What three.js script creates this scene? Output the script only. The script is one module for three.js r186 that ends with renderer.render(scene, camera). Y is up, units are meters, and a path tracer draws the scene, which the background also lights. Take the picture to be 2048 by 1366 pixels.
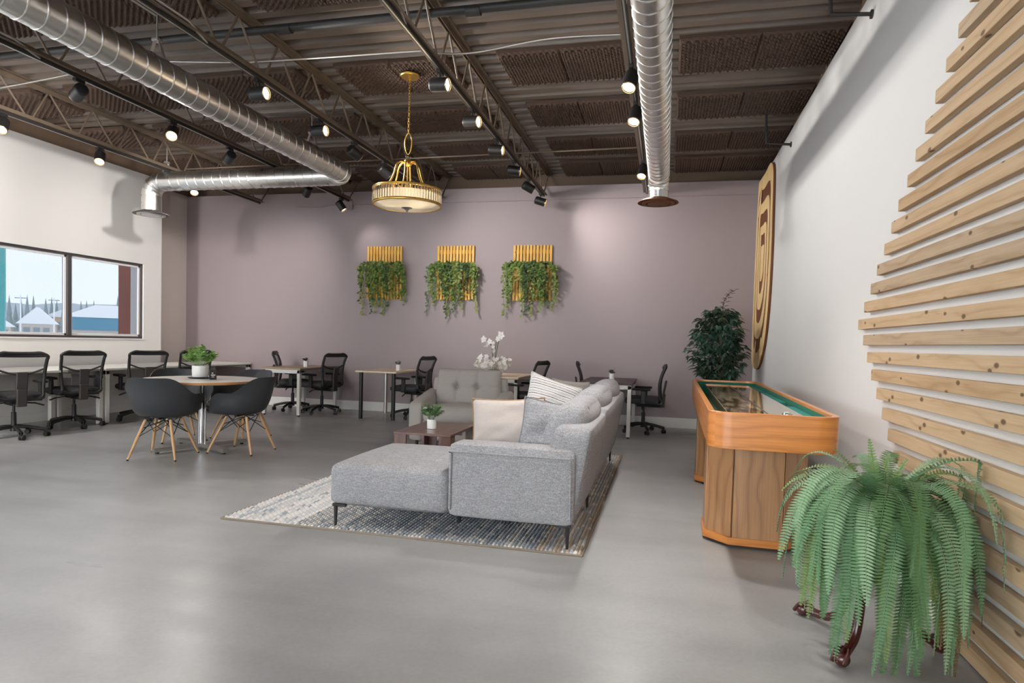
import * as THREE from 'three';
import { RoundedBoxGeometry } from 'three/addons/geometries/RoundedBoxGeometry.js';
import { mergeGeometries, mergeVertices } from 'three/addons/utils/BufferGeometryUtils.js';

// ---------- camera, sky, exposure ----------
const scene = new THREE.Scene();
const D2R = Math.PI / 180;
const camera = new THREE.PerspectiveCamera(2 * Math.atan(733 / 1280) / D2R, 2048 / 1466, 0.05, 400);
camera.setViewOffset(2048, 1466, 0, 0, 2048, 1366);       // lens shifted upwards a little
camera.rotation.order = 'YXZ';
camera.rotation.set(-2.2 * D2R, 13.45 * D2R, 1.62 * D2R);
camera.position.set(0, 1.25, 0);

const renderer = new THREE.WebGLRenderer({ antialias: true });
renderer.toneMapping = THREE.LinearToneMapping;
renderer.toneMappingExposure = 1.04;
renderer.shadowMap.enabled = true;
renderer.shadowMap.type = THREE.PCFSoftShadowMap;

// seeded random numbers and tiling noise
function rng(seed) { let s = seed >>> 0; return () => { s = (s + 0x6D2B79F5) >>> 0; let t = s; t = Math.imul(t ^ (t >>> 15), t | 1); t ^= t + Math.imul(t ^ (t >>> 7), t | 61); return ((t ^ (t >>> 14)) >>> 0) / 4294967296; }; }
function hash(x, y, s) { let h = Math.imul(x | 0, 374761393) ^ Math.imul(y | 0, 668265263) ^ Math.imul(s | 0, 974711); h = Math.imul(h ^ (h >>> 13), 1274126177); return ((h ^ (h >>> 16)) >>> 0) / 4294967296; }
function noise(x, y, px, py, s = 0) {
  const x0 = Math.floor(x), y0 = Math.floor(y), fx = x - x0, fy = y - y0, m = (a, b) => ((a % b) + b) % b;
  const u = fx * fx * (3 - 2 * fx), v = fy * fy * (3 - 2 * fy), X0 = m(x0, px), X1 = m(x0 + 1, px), Y0 = m(y0, py), Y1 = m(y0 + 1, py);
  const a = hash(X0, Y0, s), b = hash(X1, Y0, s), c = hash(X0, Y1, s), d = hash(X1, Y1, s);
  return a + (b - a) * u + (c - a) * v + (a - b - c + d) * u * v;
}
function fbm(u, v, fx, fy, oct, s = 0) { let t = 0, a = 0.5, n = 0; for (let i = 0; i < oct; i++) { t += a * noise(u * fx, v * fy, fx, fy, s + i * 17); n += a; a *= 0.5; fx *= 2; fy *= 2; } return t / n; }
function tex(w, h, fn, { srgb = true, size = [1, 1] } = {}) {       // size: metres that one tile covers
  const d = new Uint8Array(w * h * 4);
  for (let y = 0; y < h; y++) for (let x = 0; x < w; x++) { const c = fn((x + 0.5) / w, (y + 0.5) / h), i = (y * w + x) * 4; for (let k = 0; k < 3; k++) d[i + k] = Math.max(0, Math.min(255, Math.round((c.length ? c[k] : c) * 255))); d[i + 3] = 255; }
  const t = new THREE.DataTexture(d, w, h, THREE.RGBAFormat);
  t.wrapS = t.wrapT = THREE.RepeatWrapping; t.magFilter = THREE.LinearFilter; t.minFilter = THREE.LinearMipmapLinearFilter; t.generateMipmaps = true;
  if (srgb) t.colorSpace = THREE.SRGBColorSpace;
  t.repeat.set(1 / size[0], 1 / size[1]); t.needsUpdate = true;
  return t;
}
const mix = (a, b, t) => a.map((x, i) => x + (b[i] - x) * t), clamp = (x, a = 0, b = 1) => Math.min(b, Math.max(a, x)), sstep = (a, b, x) => { const t = clamp((x - a) / (b - a)); return t * t * (3 - 2 * t); };
const rgb = (...c) => c.map((x) => x / 255);

// bright hazy winter sky, the same all round
{
  const w = 256, h = 128, d = new Float32Array(w * h * 4), L = 9.5;
  for (let y = 0; y < h; y++) for (let x = 0; x < w; x++) {
    const el = ((y + 0.5) / h - 0.5) * 180, cl = sstep(0.42, 0.68, fbm(x / w, y / h, 6, 8, 4, 5));
    let c = mix([0.93, 0.97, 1.0], [0.84, 0.91, 1.0], clamp(el / 60)); c = mix(c, [1, 1, 1], 0.6 * cl);
    if (el < 0) c = [0.86, 0.90, 0.95];
    const i = (y * w + x) * 4; for (let k = 0; k < 3; k++) d[i + k] = c[k] * L; d[i + 3] = 1;
  }
  const t = new THREE.DataTexture(d, w, h, THREE.RGBAFormat, THREE.FloatType);
  t.mapping = THREE.EquirectangularReflectionMapping; t.magFilter = THREE.LinearFilter; t.wrapS = THREE.RepeatWrapping; t.needsUpdate = true;
  scene.background = t;
}

// ---------- helpers ----------
const taken = new Map();
function numbered(n) { const k = taken.get(n) ?? 0; taken.set(n, k + 1); return k ? n + '_' + String(k).padStart(3, '0') : n; }
function thing(name, label, category, [x, y, z] = [0, 0, 0], turn = 0, group) {
  const o = new THREE.Group(); o.name = numbered(name); scene.add(o); o.position.set(x, y, z); o.rotation.y = turn;
  o.userData = { label, category }; if (group) o.userData.group = group; return o;
}
function dup(root, [x, y, z], turn, label, group) {
  const r = root.clone(); r.name = numbered(root.name.replace(/_\d{3}$/, '')); r.userData = { ...root.userData }; scene.add(r); r.position.set(x, y, z); r.rotation.y = turn;
  if (label) r.userData.label = label; if (group) r.userData.group = group; return r;
}
const V = (x, y, z) => new THREE.Vector3(x, y, z);
function norm(g) {                                    // the same attributes on every geometry, so that they can be joined
  g = g.index ? g.toNonIndexed() : g;
  for (const k of Object.keys(g.attributes)) if (!['position', 'normal', 'uv'].includes(k)) g.deleteAttribute(k);
  if (!g.attributes.normal) g.computeVertexNormals();
  if (!g.attributes.uv) g.setAttribute('uv', new THREE.BufferAttribute(new Float32Array(g.attributes.position.count * 2), 2));
  g.morphAttributes = {}; g.clearGroups(); return g;
}
const join = (list) => { list = [list].flat(9); return list.length === 1 ? list[0] : mergeGeometries(list.map(norm)); };
function uvm(g, grain = -1, off = [0, 0]) {            // uv in metres from the faces; grain: the axis that u follows
  g = norm(g); const p = g.attributes.position, uv = g.attributes.uv, a = V(), b = V(), c = V(), n = V();
  for (let i = 0; i < p.count; i += 3) {
    a.fromBufferAttribute(p, i); b.fromBufferAttribute(p, i + 1); c.fromBufferAttribute(p, i + 2); n.copy(b).sub(a).cross(c.sub(a));
    const ax = [Math.abs(n.x), Math.abs(n.y), Math.abs(n.z)], k = ax[0] >= ax[1] && ax[0] >= ax[2] ? 0 : ax[1] >= ax[2] ? 1 : 2;
    let [s, t] = [[2, 1], [0, 2], [0, 1]][k]; if (grain >= 0 && t === grain) [s, t] = [t, s];
    for (let j = 0; j < 3; j++) uv.setXY(i + j, p.getComponent(i + j, s) + off[0], p.getComponent(i + j, t) + off[1]);
  }
  return g;
}
function obj(name, geos, m, parent = scene, label) {
  const o = new THREE.Mesh(join(geos), m); o.name = parent === scene ? numbered(name) : name; o.castShadow = o.receiveShadow = true; parent.add(o);
  if (label) o.userData.label = label; return o;
}
function tag(o, label, category, group, kind) { o.userData.label = label; o.userData.category = category; if (group) o.userData.group = group; if (kind) o.userData.kind = kind; return o; }
function struct(name, geos, m, label, category) { const o = obj(name, geos, m); o.userData = { kind: 'structure', label, category }; return o; }
const mv = (g, x, y, z) => g.translate(x, y, z);
const bx = (x0, x1, y0, y1, z0, z1) => mv(new THREE.BoxGeometry(Math.abs(x1 - x0), Math.abs(y1 - y0), Math.abs(z1 - z0)), (x0 + x1) / 2, (y0 + y1) / 2, (z0 + z1) / 2);
const rb = (x0, x1, y0, y1, z0, z1, r = 0.01, s = 2) => mv(new RoundedBoxGeometry(Math.abs(x1 - x0), Math.abs(y1 - y0), Math.abs(z1 - z0), s, Math.min(r, Math.abs(x1 - x0) / 2.01, Math.abs(y1 - y0) / 2.01, Math.abs(z1 - z0) / 2.01)), (x0 + x1) / 2, (y0 + y1) / 2, (z0 + z1) / 2);
function bar(a, b, r0, r1 = r0, seg = 8) {             // round bar between two points
  const A = V(...a), B = V(...b), d = B.clone().sub(A), g = new THREE.CylinderGeometry(r1, r0, d.length(), seg, 1);
  g.applyQuaternion(new THREE.Quaternion().setFromUnitVectors(V(0, 1, 0), d.clone().normalize())); return g.translate(...A.add(B).multiplyScalar(0.5).toArray());
}
function sqbar(a, b, w, h) {                           // square bar between two points
  const A = V(...a), B = V(...b), d = B.clone().sub(A), g = new THREE.BoxGeometry(w, h, d.length()), m = new THREE.Matrix4().lookAt(V(), d, Math.abs(d.y) > 0.99 * d.length() ? V(1, 0, 0) : V(0, 1, 0));
  return g.applyMatrix4(m).translate(...A.add(B).multiplyScalar(0.5).toArray());
}
const tube = (pts, r, seg = 24, rs = 8, closed = false) => new THREE.TubeGeometry(new THREE.CatmullRomCurve3(pts.map((p) => V(...p)), closed, 'catmullrom', 0.5), seg, r, rs, closed);
const lathe = (pts, seg = 24) => new THREE.LatheGeometry(pts.map((p) => new THREE.Vector2(...p)), seg);
const cyl = (r0, r1, h, x = 0, y = 0, z = 0, seg = 20) => mv(new THREE.CylinderGeometry(r1, r0, h, seg), x, y + h / 2, z);
const ball = (r, x = 0, y = 0, z = 0, s = 12) => mv(new THREE.SphereGeometry(r, s, Math.round(s * 0.75)), x, y, z);
function grid(nu, nv, fn, closedU = false) {           // surface from fn(u, v) -> [x, y, z]
  const pos = [], uv = [], idx = [];
  for (let j = 0; j <= nv; j++) for (let i = 0; i <= nu; i++) { pos.push(...fn(i / nu, j / nv)); uv.push(i / nu, j / nv); }
  for (let j = 0; j < nv; j++) for (let i = 0; i < nu; i++) { const a = j * (nu + 1) + i, b = a + 1, c = a + nu + 1, d = c + 1; idx.push(a, b, d, a, d, c); }
  const g = new THREE.BufferGeometry(); g.setAttribute('position', new THREE.Float32BufferAttribute(pos, 3)); g.setAttribute('uv', new THREE.Float32BufferAttribute(uv, 2)); g.setIndex(idx); g.computeVertexNormals();
  if (closedU) { const n = g.attributes.normal; for (let j = 0; j <= nv; j++) { const a = j * (nu + 1), b = a + nu, v = V().fromBufferAttribute(n, a).add(V().fromBufferAttribute(n, b)).normalize(); n.setXYZ(a, v.x, v.y, v.z); n.setXYZ(b, v.x, v.y, v.z); } }
  return g;
}
function soft(w, h, d, r = 0.05, puff = [0, 0, 0], seg = 10) {   // cushion block round the origin: rounded and blown up on its faces
  const g = new RoundedBoxGeometry(w, h, d, seg, r), p = g.attributes.position;
  const idx = mergeVertices(new THREE.BoxGeometry(w, h, d, seg * 2, seg, seg * 2).deleteAttribute('uv').deleteAttribute('normal')), q = idx.attributes.position, hw = w / 2, hh = h / 2, hd = d / 2, v = V();
  for (let i = 0; i < q.count; i++) {
    v.fromBufferAttribute(q, i); const nx = v.x / hw, ny = v.y / hh, nz = v.z / hd;
    const c = V(clamp(v.x, -(hw - r), hw - r), clamp(v.y, -(hh - r), hh - r), clamp(v.z, -(hd - r), hd - r)), e = v.clone().sub(c); if (e.lengthSq() > 1e-12) v.copy(c).add(e.normalize().multiplyScalar(r));
    v.x += Math.sign(nx) * Math.abs(nx) ** 3 * puff[0] * (1 - ny * ny) * (1 - nz * nz); v.y += Math.sign(ny) * Math.abs(ny) ** 3 * puff[1] * (1 - nx * nx) * (1 - nz * nz); v.z += Math.sign(nz) * Math.abs(nz) ** 3 * puff[2] * (1 - nx * nx) * (1 - ny * ny);
    q.setXYZ(i, v.x, v.y, v.z);
  }
  g.dispose(); idx.computeVertexNormals(); return idx;
}
function pillow(w, h, t, seg = 18, seed = 1, crease = 0.011) {        // sewn pillow in the xy plane, soft corners
  const side = (s) => grid(seg, seg, (u, v) => {
    const a = u * 2 - 1, b = v * 2 - 1, k = Math.pow(Math.max(0, (1 - a * a) * (1 - b * b)), 0.42), pin = 1 - 0.07 * (1 - b * b) * Math.abs(a) ** 4, pin2 = 1 - 0.07 * (1 - a * a) * Math.abs(b) ** 4;
    const cr = crease * k * (noise(u * 5, v * 9, 64, 64, seed) - 0.5) * 3;
    return [a * w / 2 * pin, b * h / 2 * pin2, s * (t / 2 * k + cr)];
  });
  const A = side(1), B = side(-1); const ix = B.index.array; for (let i = 0; i < ix.length; i += 3) { const q = ix[i]; ix[i] = ix[i + 1]; ix[i + 1] = q; } B.computeVertexNormals();
  return [A, B];
}
const rot = (g, rx = 0, ry = 0, rz = 0) => [g].flat().map((k) => k.applyMatrix4(new THREE.Matrix4().makeRotationFromEuler(new THREE.Euler(rx, ry, rz, 'YXZ'))));
const shift = (g, x, y, z) => [g].flat().map((k) => k.translate(x, y, z));

// ---------- materials ----------
const std = (o) => new THREE.MeshStandardMaterial(o), phy = (o) => new THREE.MeshPhysicalMaterial(o);
const lin = (r, g, b) => new THREE.Color().setRGB(r / 255, g / 255, b / 255, THREE.SRGBColorSpace);
function woodTex(light, dark, { size = [1.2, 0.3], rings = 9, knots = 3, seed = 1, w = 1024, h = 256, contrast = 1 } = {}) {
  const R = rng(seed), K = Array.from({ length: knots }, () => [R(), 0.15 + 0.7 * R(), 0.006 + 0.008 * R()]), knotCol = mix(dark, [0.12, 0.07, 0.04], 0.4);
  return tex(w, h, (u, v) => {
    let bend = 0, kd = 9;
    for (const [ku, kv, kr] of K) { const du = (Math.abs(u - ku) > 0.5 ? 1 - Math.abs(u - ku) : Math.abs(u - ku)) * size[0], dv = (v - kv) * size[1], q = Math.hypot(du * 0.55, dv); bend += 0.05 * Math.exp(-q * q / 0.002) * Math.sign(dv); kd = Math.min(kd, q / kr); }
    const warp = fbm(u, v, 3, 2, 3, seed) * 0.5 + bend * 2, ring = Math.abs(((v * rings + warp * 3) % 1 + 1) % 1 - 0.5) * 2;
    const fine = fbm(u, v, 6, 90, 3, seed + 3), broad = fbm(u, v, 4, 6, 3, seed + 9);
    let t = clamp(contrast * (0.42 * Math.pow(ring, 3) + 0.45 * (fine - 0.3)) + 0.35 * (broad - 0.4));
    let c = mix(light, dark, t); if (kd < 1.4) c = mix(c, knotCol, sstep(1.4, 0.6, kd)); return c;
  }, { size });
}
const T = {};
T.pine = woodTex(rgb(198, 171, 137), rgb(158, 126, 91), { seed: 4, knots: 6, rings: 5, contrast: 0.75 });
T.pineB = woodTex(rgb(190, 161, 126), rgb(150, 116, 79), { seed: 14, knots: 4, rings: 3, contrast: 0.9 });
T.pineC = woodTex(rgb(186, 163, 135), rgb(146, 118, 89), { seed: 24, knots: 4, rings: 4, contrast: 1.0 });
T.cedar = woodTex(rgb(240, 192, 96), rgb(196, 136, 50), { seed: 31, knots: 2, rings: 2, w: 512, h: 128 });
T.oak = woodTex(rgb(218, 142, 70), rgb(164, 92, 34), { seed: 41, knots: 0, rings: 7, size: [1.2, 0.4], contrast: 1.0 });
T.oakDark = woodTex(rgb(186, 140, 98), rgb(132, 92, 60), { seed: 52, knots: 0, rings: 5, size: [1.1, 0.4], contrast: 1.0 });
T.walnut = woodTex(rgb(104, 66, 54), rgb(56, 34, 30), { seed: 61, knots: 0, rings: 4, size: [1, 0.4], w: 512, h: 256 });
T.lightwood = woodTex(rgb(232, 212, 186), rgb(206, 178, 146), { seed: 71, knots: 0, rings: 4, w: 512, h: 256 });
T.laminate = woodTex(rgb(234, 228, 220), rgb(216, 207, 197), { seed: 75, knots: 0, rings: 3, w: 512, h: 256, contrast: 0.7 });
T.ply = woodTex(rgb(236, 206, 150), rgb(204, 164, 100), { seed: 81, knots: 1, rings: 3, size: [1.2, 0.5], w: 512, h: 256 });
T.concrete = tex(1024, 1024, (u, v) => {
  const a = fbm(u, v, 3, 4, 5, 3), b = fbm(u, v, 14, 9, 4, 21), sp = noise(u * 512, v * 512, 512, 512, 8), tro = fbm(u + 0.08 * b, v, 5, 26, 3, 40);
  const t = 0.60 + 0.13 * (a - 0.5) + 0.08 * (b - 0.5) + 0.025 * (sp - 0.5) + 0.07 * (tro - 0.5); return [t * 1.0, t * 0.997, t * 0.99];
}, { size: [5.5, 5.5] });
T.concreteRough = tex(512, 512, (u, v) => { const a = fbm(u, v, 4, 5, 4, 60), b = fbm(u + 0.1 * a, v, 6, 40, 4, 66); return 0.2 + 0.14 * a + 0.16 * b; }, { srgb: false, size: [5.5, 5.5] });
T.plaster = tex(256, 256, (u, v) => fbm(u, v, 40, 40, 3, 7), { srgb: false, size: [1.2, 1.2] });
function weave(c0, c1, seed, size = 0.25, n = 46) {
  return tex(512, 512, (u, v) => { const x = u * n, y = v * n, ov = ((Math.floor(x) + Math.floor(y)) & 1) ? Math.sin((x % 1) * Math.PI) : Math.sin((y % 1) * Math.PI), r = hash(Math.floor(x), Math.floor(y), seed), sl = fbm(u, v, 8, 40, 3, seed); return mix(c0, c1, clamp(0.1 + 0.75 * ov * (0.35 + 0.65 * r) + 0.3 * (sl - 0.35))); }, { size: [size, size] });
}
T.sofa = weave(rgb(108, 108, 112), rgb(200, 198, 198), 3);
T.sofaBump = tex(512, 512, (u, v) => { const x = u * 46, y = v * 46; return (((Math.floor(x) + Math.floor(y)) & 1) ? Math.sin((x % 1) * Math.PI) : Math.sin((y % 1) * Math.PI)) * 0.7 + 0.3 * hash(Math.floor(x), Math.floor(y), 5); }, { srgb: false, size: [0.25, 0.25] });
T.armchair = weave(rgb(148, 141, 136), rgb(180, 173, 167), 9, 0.12, 60);
T.linen = weave(rgb(172, 161, 154), rgb(202, 192, 185), 12, 0.12, 60);
T.stripe = tex(256, 256, (u, v) => { const s = (v * 9) % 1, n = fbm(u, v, 60, 10, 2, 4); const k = s < 0.16 ? 1 : s > 0.42 && s < 0.5 ? 0.8 : s > 0.6 && s < 0.72 ? 0.5 : 0; return mix(rgb(226, 222, 218), rgb(92, 92, 100), k * (0.5 + 0.5 * n)); }, { size: [0.44, 0.44] });
T.galv = tex(256, 256, (u, v) => 0.34 + 0.12 * fbm(u, v, 5, 5, 4, 9), { srgb: false, size: [0.5, 0.5] });
T.meshBump = tex(128, 128, (u, v) => Math.max(Math.abs(Math.sin(u * 32 * Math.PI)), Math.abs(Math.sin(v * 32 * Math.PI))), { srgb: false, size: [0.1, 0.1] });

const M = {
  white: std({ color: lin(216, 215, 213), roughness: 0.75, bumpMap: T.plaster, bumpScale: 0.0006 }),
  left: std({ color: lin(224, 221, 217), roughness: 0.75, bumpMap: T.plaster, bumpScale: 0.0006 }),
  mauve: std({ color: lin(156, 142, 143), roughness: 0.6, bumpMap: T.plaster, bumpScale: 0.0006 }),
  beige: std({ color: lin(194, 183, 177), roughness: 0.7, bumpMap: T.plaster, bumpScale: 0.0006 }),
  brown: std({ color: lin(104, 85, 69), roughness: 0.7, bumpMap: T.plaster, bumpScale: 0.001 }),
  deck: std({ color: lin(112, 99, 88), roughness: 0.38, metalness: 0.0 }),
  foam: std({ color: lin(82, 64, 53), roughness: 0.9 }),
  joist: std({ color: lin(112, 96, 80), roughness: 0.5 }),
  trim: std({ color: lin(226, 224, 219), roughness: 0.5 }),
  floor: phy({ map: T.concrete, roughnessMap: T.concreteRough, roughness: 1, ior: 1.5 }),
  frame: std({ color: lin(70, 66, 66), roughness: 0.45 }), frameWhite: std({ color: lin(224, 222, 222), roughness: 0.45 }),
  glass: phy({ color: lin(88, 91, 95), transmission: 1, roughness: 0, thickness: 0, ior: 1.5 }),
  clear: phy({ color: 0xffffff, transmission: 1, roughness: 0, thickness: 0, ior: 1.5 }),
  galv: std({ color: lin(228, 227, 224), metalness: 1, roughnessMap: T.galv, roughness: 0.75 }),
  steel: std({ color: lin(196, 194, 190), metalness: 1, roughness: 0.3 }), chrome: std({ color: lin(214, 214, 216), metalness: 1, roughness: 0.12 }),
  conduit: std({ color: lin(196, 192, 186), metalness: 0.85, roughness: 0.4 }),
  gold: std({ color: lin(226, 184, 96), metalness: 1, roughness: 0.28 }),
  black: std({ color: lin(34, 32, 32), roughness: 0.45 }), blackMatte: std({ color: lin(30, 29, 30), roughness: 0.75 }), pipe: std({ color: lin(46, 44, 42), roughness: 0.5 }),
  charcoal: std({ color: lin(62, 60, 62), roughness: 0.85 }), plasticGrey: std({ color: lin(50, 46, 44), roughness: 0.5 }),
  mesh: phy({ color: lin(58, 56, 58), roughness: 0.8, transparent: true, opacity: 0.5, bumpMap: T.meshBump, bumpScale: 0.001, side: THREE.DoubleSide }),
  shell: std({ color: lin(56, 57, 60), roughness: 0.5, side: THREE.DoubleSide }),
  dowel: std({ map: T.lightwood, color: lin(232, 204, 172), roughness: 0.5 }),
  whiteMetal: std({ color: lin(216, 214, 210), roughness: 0.4 }), deskWhite: std({ color: lin(224, 220, 212), roughness: 0.45 }),
  slatA: std({ map: T.pine, roughness: 0.7, bumpMap: T.plaster, bumpScale: 0.0008 }), slatB: std({ map: T.pineB, roughness: 0.7, bumpMap: T.plaster, bumpScale: 0.0008 }), slatC: std({ map: T.pineC, roughness: 0.7, bumpMap: T.plaster, bumpScale: 0.0008 }),
  cedar: std({ map: T.cedar, roughness: 0.65 }),
  oak: phy({ map: T.oak, roughness: 0.35, clearcoat: 0.5, clearcoatRoughness: 0.2 }), oakDark: phy({ map: T.oakDark, roughness: 0.4, clearcoat: 0.35, clearcoatRoughness: 0.25 }),
  walnut: phy({ map: T.walnut, roughness: 0.35, clearcoat: 0.4, clearcoatRoughness: 0.15 }), lightwood: std({ map: T.lightwood, roughness: 0.45 }), ply: std({ map: T.ply, roughness: 0.55 }),
  stain: std({ map: T.ply, color: lin(120, 78, 48), roughness: 0.6 }), mahogany: phy({ map: T.walnut, color: lin(190, 120, 120), roughness: 0.3, clearcoat: 0.6, clearcoatRoughness: 0.15 }),
  sofa: std({ map: T.sofa, bumpMap: T.sofaBump, bumpScale: 0.0012, roughness: 0.95 }), armchair: std({ map: T.armchair, roughness: 0.92 }), linen: std({ map: T.linen, roughness: 0.9 }), stripe: std({ map: T.stripe, roughness: 0.9 }),
  felt: std({ color: lin(28, 104, 84), roughness: 0.95 }), ceramic: phy({ color: lin(236, 234, 230), roughness: 0.35, clearcoat: 0.3 }), soil: std({ color: lin(58, 44, 34), roughness: 1 }),
};
const leaf = (r, g, b, t = 0.25) => phy({ color: lin(r, g, b), roughness: 0.6, transmission: t, thickness: 0, side: THREE.DoubleSide });

// ---------- the room ----------
const XR = 1.27, XL = -8.17, ZB = -10.12, ZF = 5.2, HW = 3.74;
struct('floor', uvm(bx(-8.95, 1.75, -0.2, 0, -10.6, 5.5)), M.floor, 'polished grey concrete floor', 'floor');
{ // ribbed steel deck: one folded sheet, ribs across the room
  const pos = [], x0 = -8.6, x1 = 1.5; let prof = [];
  for (let z = -10.6; z < 5.4; z += 0.2) prof.push([z, 4.0], [z + 0.09, 4.0], [z + 0.11, 4.05], [z + 0.18, 4.05]);
  for (let i = 0; i + 1 < prof.length; i++) { const [a, b] = prof[i], [c, d] = prof[i + 1]; pos.push(x0, b, a, x1, b, a, x1, d, c, x0, b, a, x1, d, c, x0, d, c); }
  const g = new THREE.BufferGeometry(); g.setAttribute('position', new THREE.Float32BufferAttribute(pos, 3)); g.computeVertexNormals();
  struct('ceiling', [norm(g), norm(bx(-8.95, 1.75, 4.06, 4.3, -10.7, 5.5))], M.deck, 'dark brown ribbed steel roof deck', 'ceiling');
}
struct('wall_back', uvm(bx(-8.9, 1.7, 0, HW, -10.5, ZB)), M.mauve, 'mauve painted end wall', 'wall');
struct('wall_back_upper', uvm(bx(-8.9, 1.7, HW, 4.1, -10.6, -10.36)), M.brown, 'brown painted strip above the mauve wall', 'wall');
struct('wall_right', uvm(bx(XR, 1.7, 0, 3.69, -10.5, 5.4)), M.white, 'long white wall with timber slats', 'wall');
struct('wall_right_upper', uvm(bx(1.42, 1.7, 3.69, 4.1, -10.5, 5.4)), M.brown, 'brown beam above the white slatted wall', 'wall');
// left wall with two window openings and a recess at its far end
const WY0 = 1.135, WY1 = 2.325, WA = [-8.63, -4.75], WB = [-3.6, 0.6];
struct('wall_left', uvm(join([bx(-8.42, XL, 0, WY0, -9.0, 5.4), bx(-8.42, XL, WY1, 3.75, -9.0, 5.4), bx(-8.42, XL, WY0, WY1, -9.0, WA[0]), bx(-8.42, XL, WY0, WY1, WA[1], WB[0]), bx(-8.42, XL, WY0, WY1, WB[1], 5.4), bx(-8.9, -8.42, 0, 3.75, -9.0, -8.97)])), M.left, 'off-white window wall', 'wall');
struct('wall_left_recess', uvm(bx(-8.9, -8.64, 0, 3.75, -10.3, -9.0)), M.beige, 'beige recess between window wall and mauve wall', 'wall');
struct('wall_left_upper', uvm(join([bx(-8.5, XL, 3.75, 4.1, -9.0, 5.4), bx(-8.9, -8.64, 3.75, 4.1, -10.6, -9.0), bx(-8.9, -8.5, 3.75, 4.1, -9.0, -8.97)])), M.brown, 'brown painted strip above the window wall', 'wall');
// street front behind the camera: a shop window from side to side
const FX = [-7.7, 0.8], FY = [0.25, 3.2];
struct('wall_front', uvm(join([bx(-8.9, 1.7, 0, FY[0], ZF, 5.45), bx(-8.9, 1.7, FY[1], 4.1, ZF, 5.45), bx(-8.9, FX[0], FY[0], FY[1], ZF, 5.45), bx(FX[1], 1.7, FY[0], FY[1], ZF, 5.45)])), M.white, 'white street front wall', 'wall');
struct('baseboard_back', [rb(-8.64, XR, 0, 0.155, ZB, ZB + 0.018, 0.004)], M.trim, 'off-white baseboard under the mauve wall', 'baseboard');
struct('baseboard_left', [rb(XL, XL + 0.016, 0, 0.12, -9.0, 5.2, 0.004)], M.trim, 'off-white baseboard under the window wall', 'baseboard');
function makeWindow(n, along, span, y, panes, at, label) {   // along 'z': in the left wall, 'x': in the front wall
  const o = new THREE.Group(); o.name = 'window_' + n; scene.add(o); o.userData = { kind: 'structure', label, category: 'window' };
  const [a, b] = span, B = (s0, s1, y0, y1, t0, t1) => along === 'z' ? rb(at + t0, at + t1, y0, y1, s0, s1, 0.004) : rb(s0, s1, y0, y1, at + t0, at + t1, 0.004);
  obj('window_frame', [B(a, b, y[0], y[0] + 0.03, -0.07, 0), B(a, b, y[1] - 0.03, y[1], -0.07, 0), B(a, a + 0.03, y[0], y[1], -0.07, 0), B(b - 0.03, b, y[0], y[1], -0.07, 0)], M.frame, o, 'dark metal frame');
  const w = (b - a) / panes;
  for (let i = 0; i < panes; i++) {
    const s0 = a + i * w + (i ? 0.03 : 0.03), s1 = a + (i + 1) * w - 0.03;
    obj('sash', [B(s0, s1, y[0] + 0.03, y[0] + 0.065, -0.06, -0.025), B(s0, s1, y[1] - 0.065, y[1] - 0.03, -0.06, -0.025), B(s0, s0 + 0.035, y[0] + 0.03, y[1] - 0.03, -0.06, -0.025), B(s1 - 0.035, s1, y[0] + 0.03, y[1] - 0.03, -0.06, -0.025)], M.frameWhite, o);
    const c = (s0 + s1) / 2, W = s1 - s0 - 0.06, H = y[1] - y[0] - 0.12, g = new THREE.PlaneGeometry(W, H); if (along === 'z') g.rotateY(Math.PI / 2);
    obj('pane', [g.translate(along === 'z' ? at - 0.04 : c, (y[0] + y[1]) / 2, along === 'z' ? c : at + 0.04)], n === 1 ? M.glass : M.clear, o);
    if (i) obj('mullion', [B(a + i * w - 0.03, a + i * w + 0.03, y[0] + 0.03, y[1] - 0.03, -0.075, 0.005)], M.frame, o);
  }
}
makeWindow(1, 'z', WA, [WY0, WY1], 3, XL - 0.02, 'long window over the white desks');
makeWindow(2, 'z', WB, [WY0, WY1], 3, XL - 0.02, 'window further along the off-white wall');
makeWindow(3, 'x', FX, FY, 6, ZF + 0.1, 'shop front window opposite the mauve wall');
struct('trim_1', [rb(XL - 0.24, XL + 0.02, WY0 - 0.02, WY0, WA[0] - 0.02, WA[1] + 0.02, 0.004)], M.frameWhite, 'white sill under the long window', 'window sill');

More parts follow.
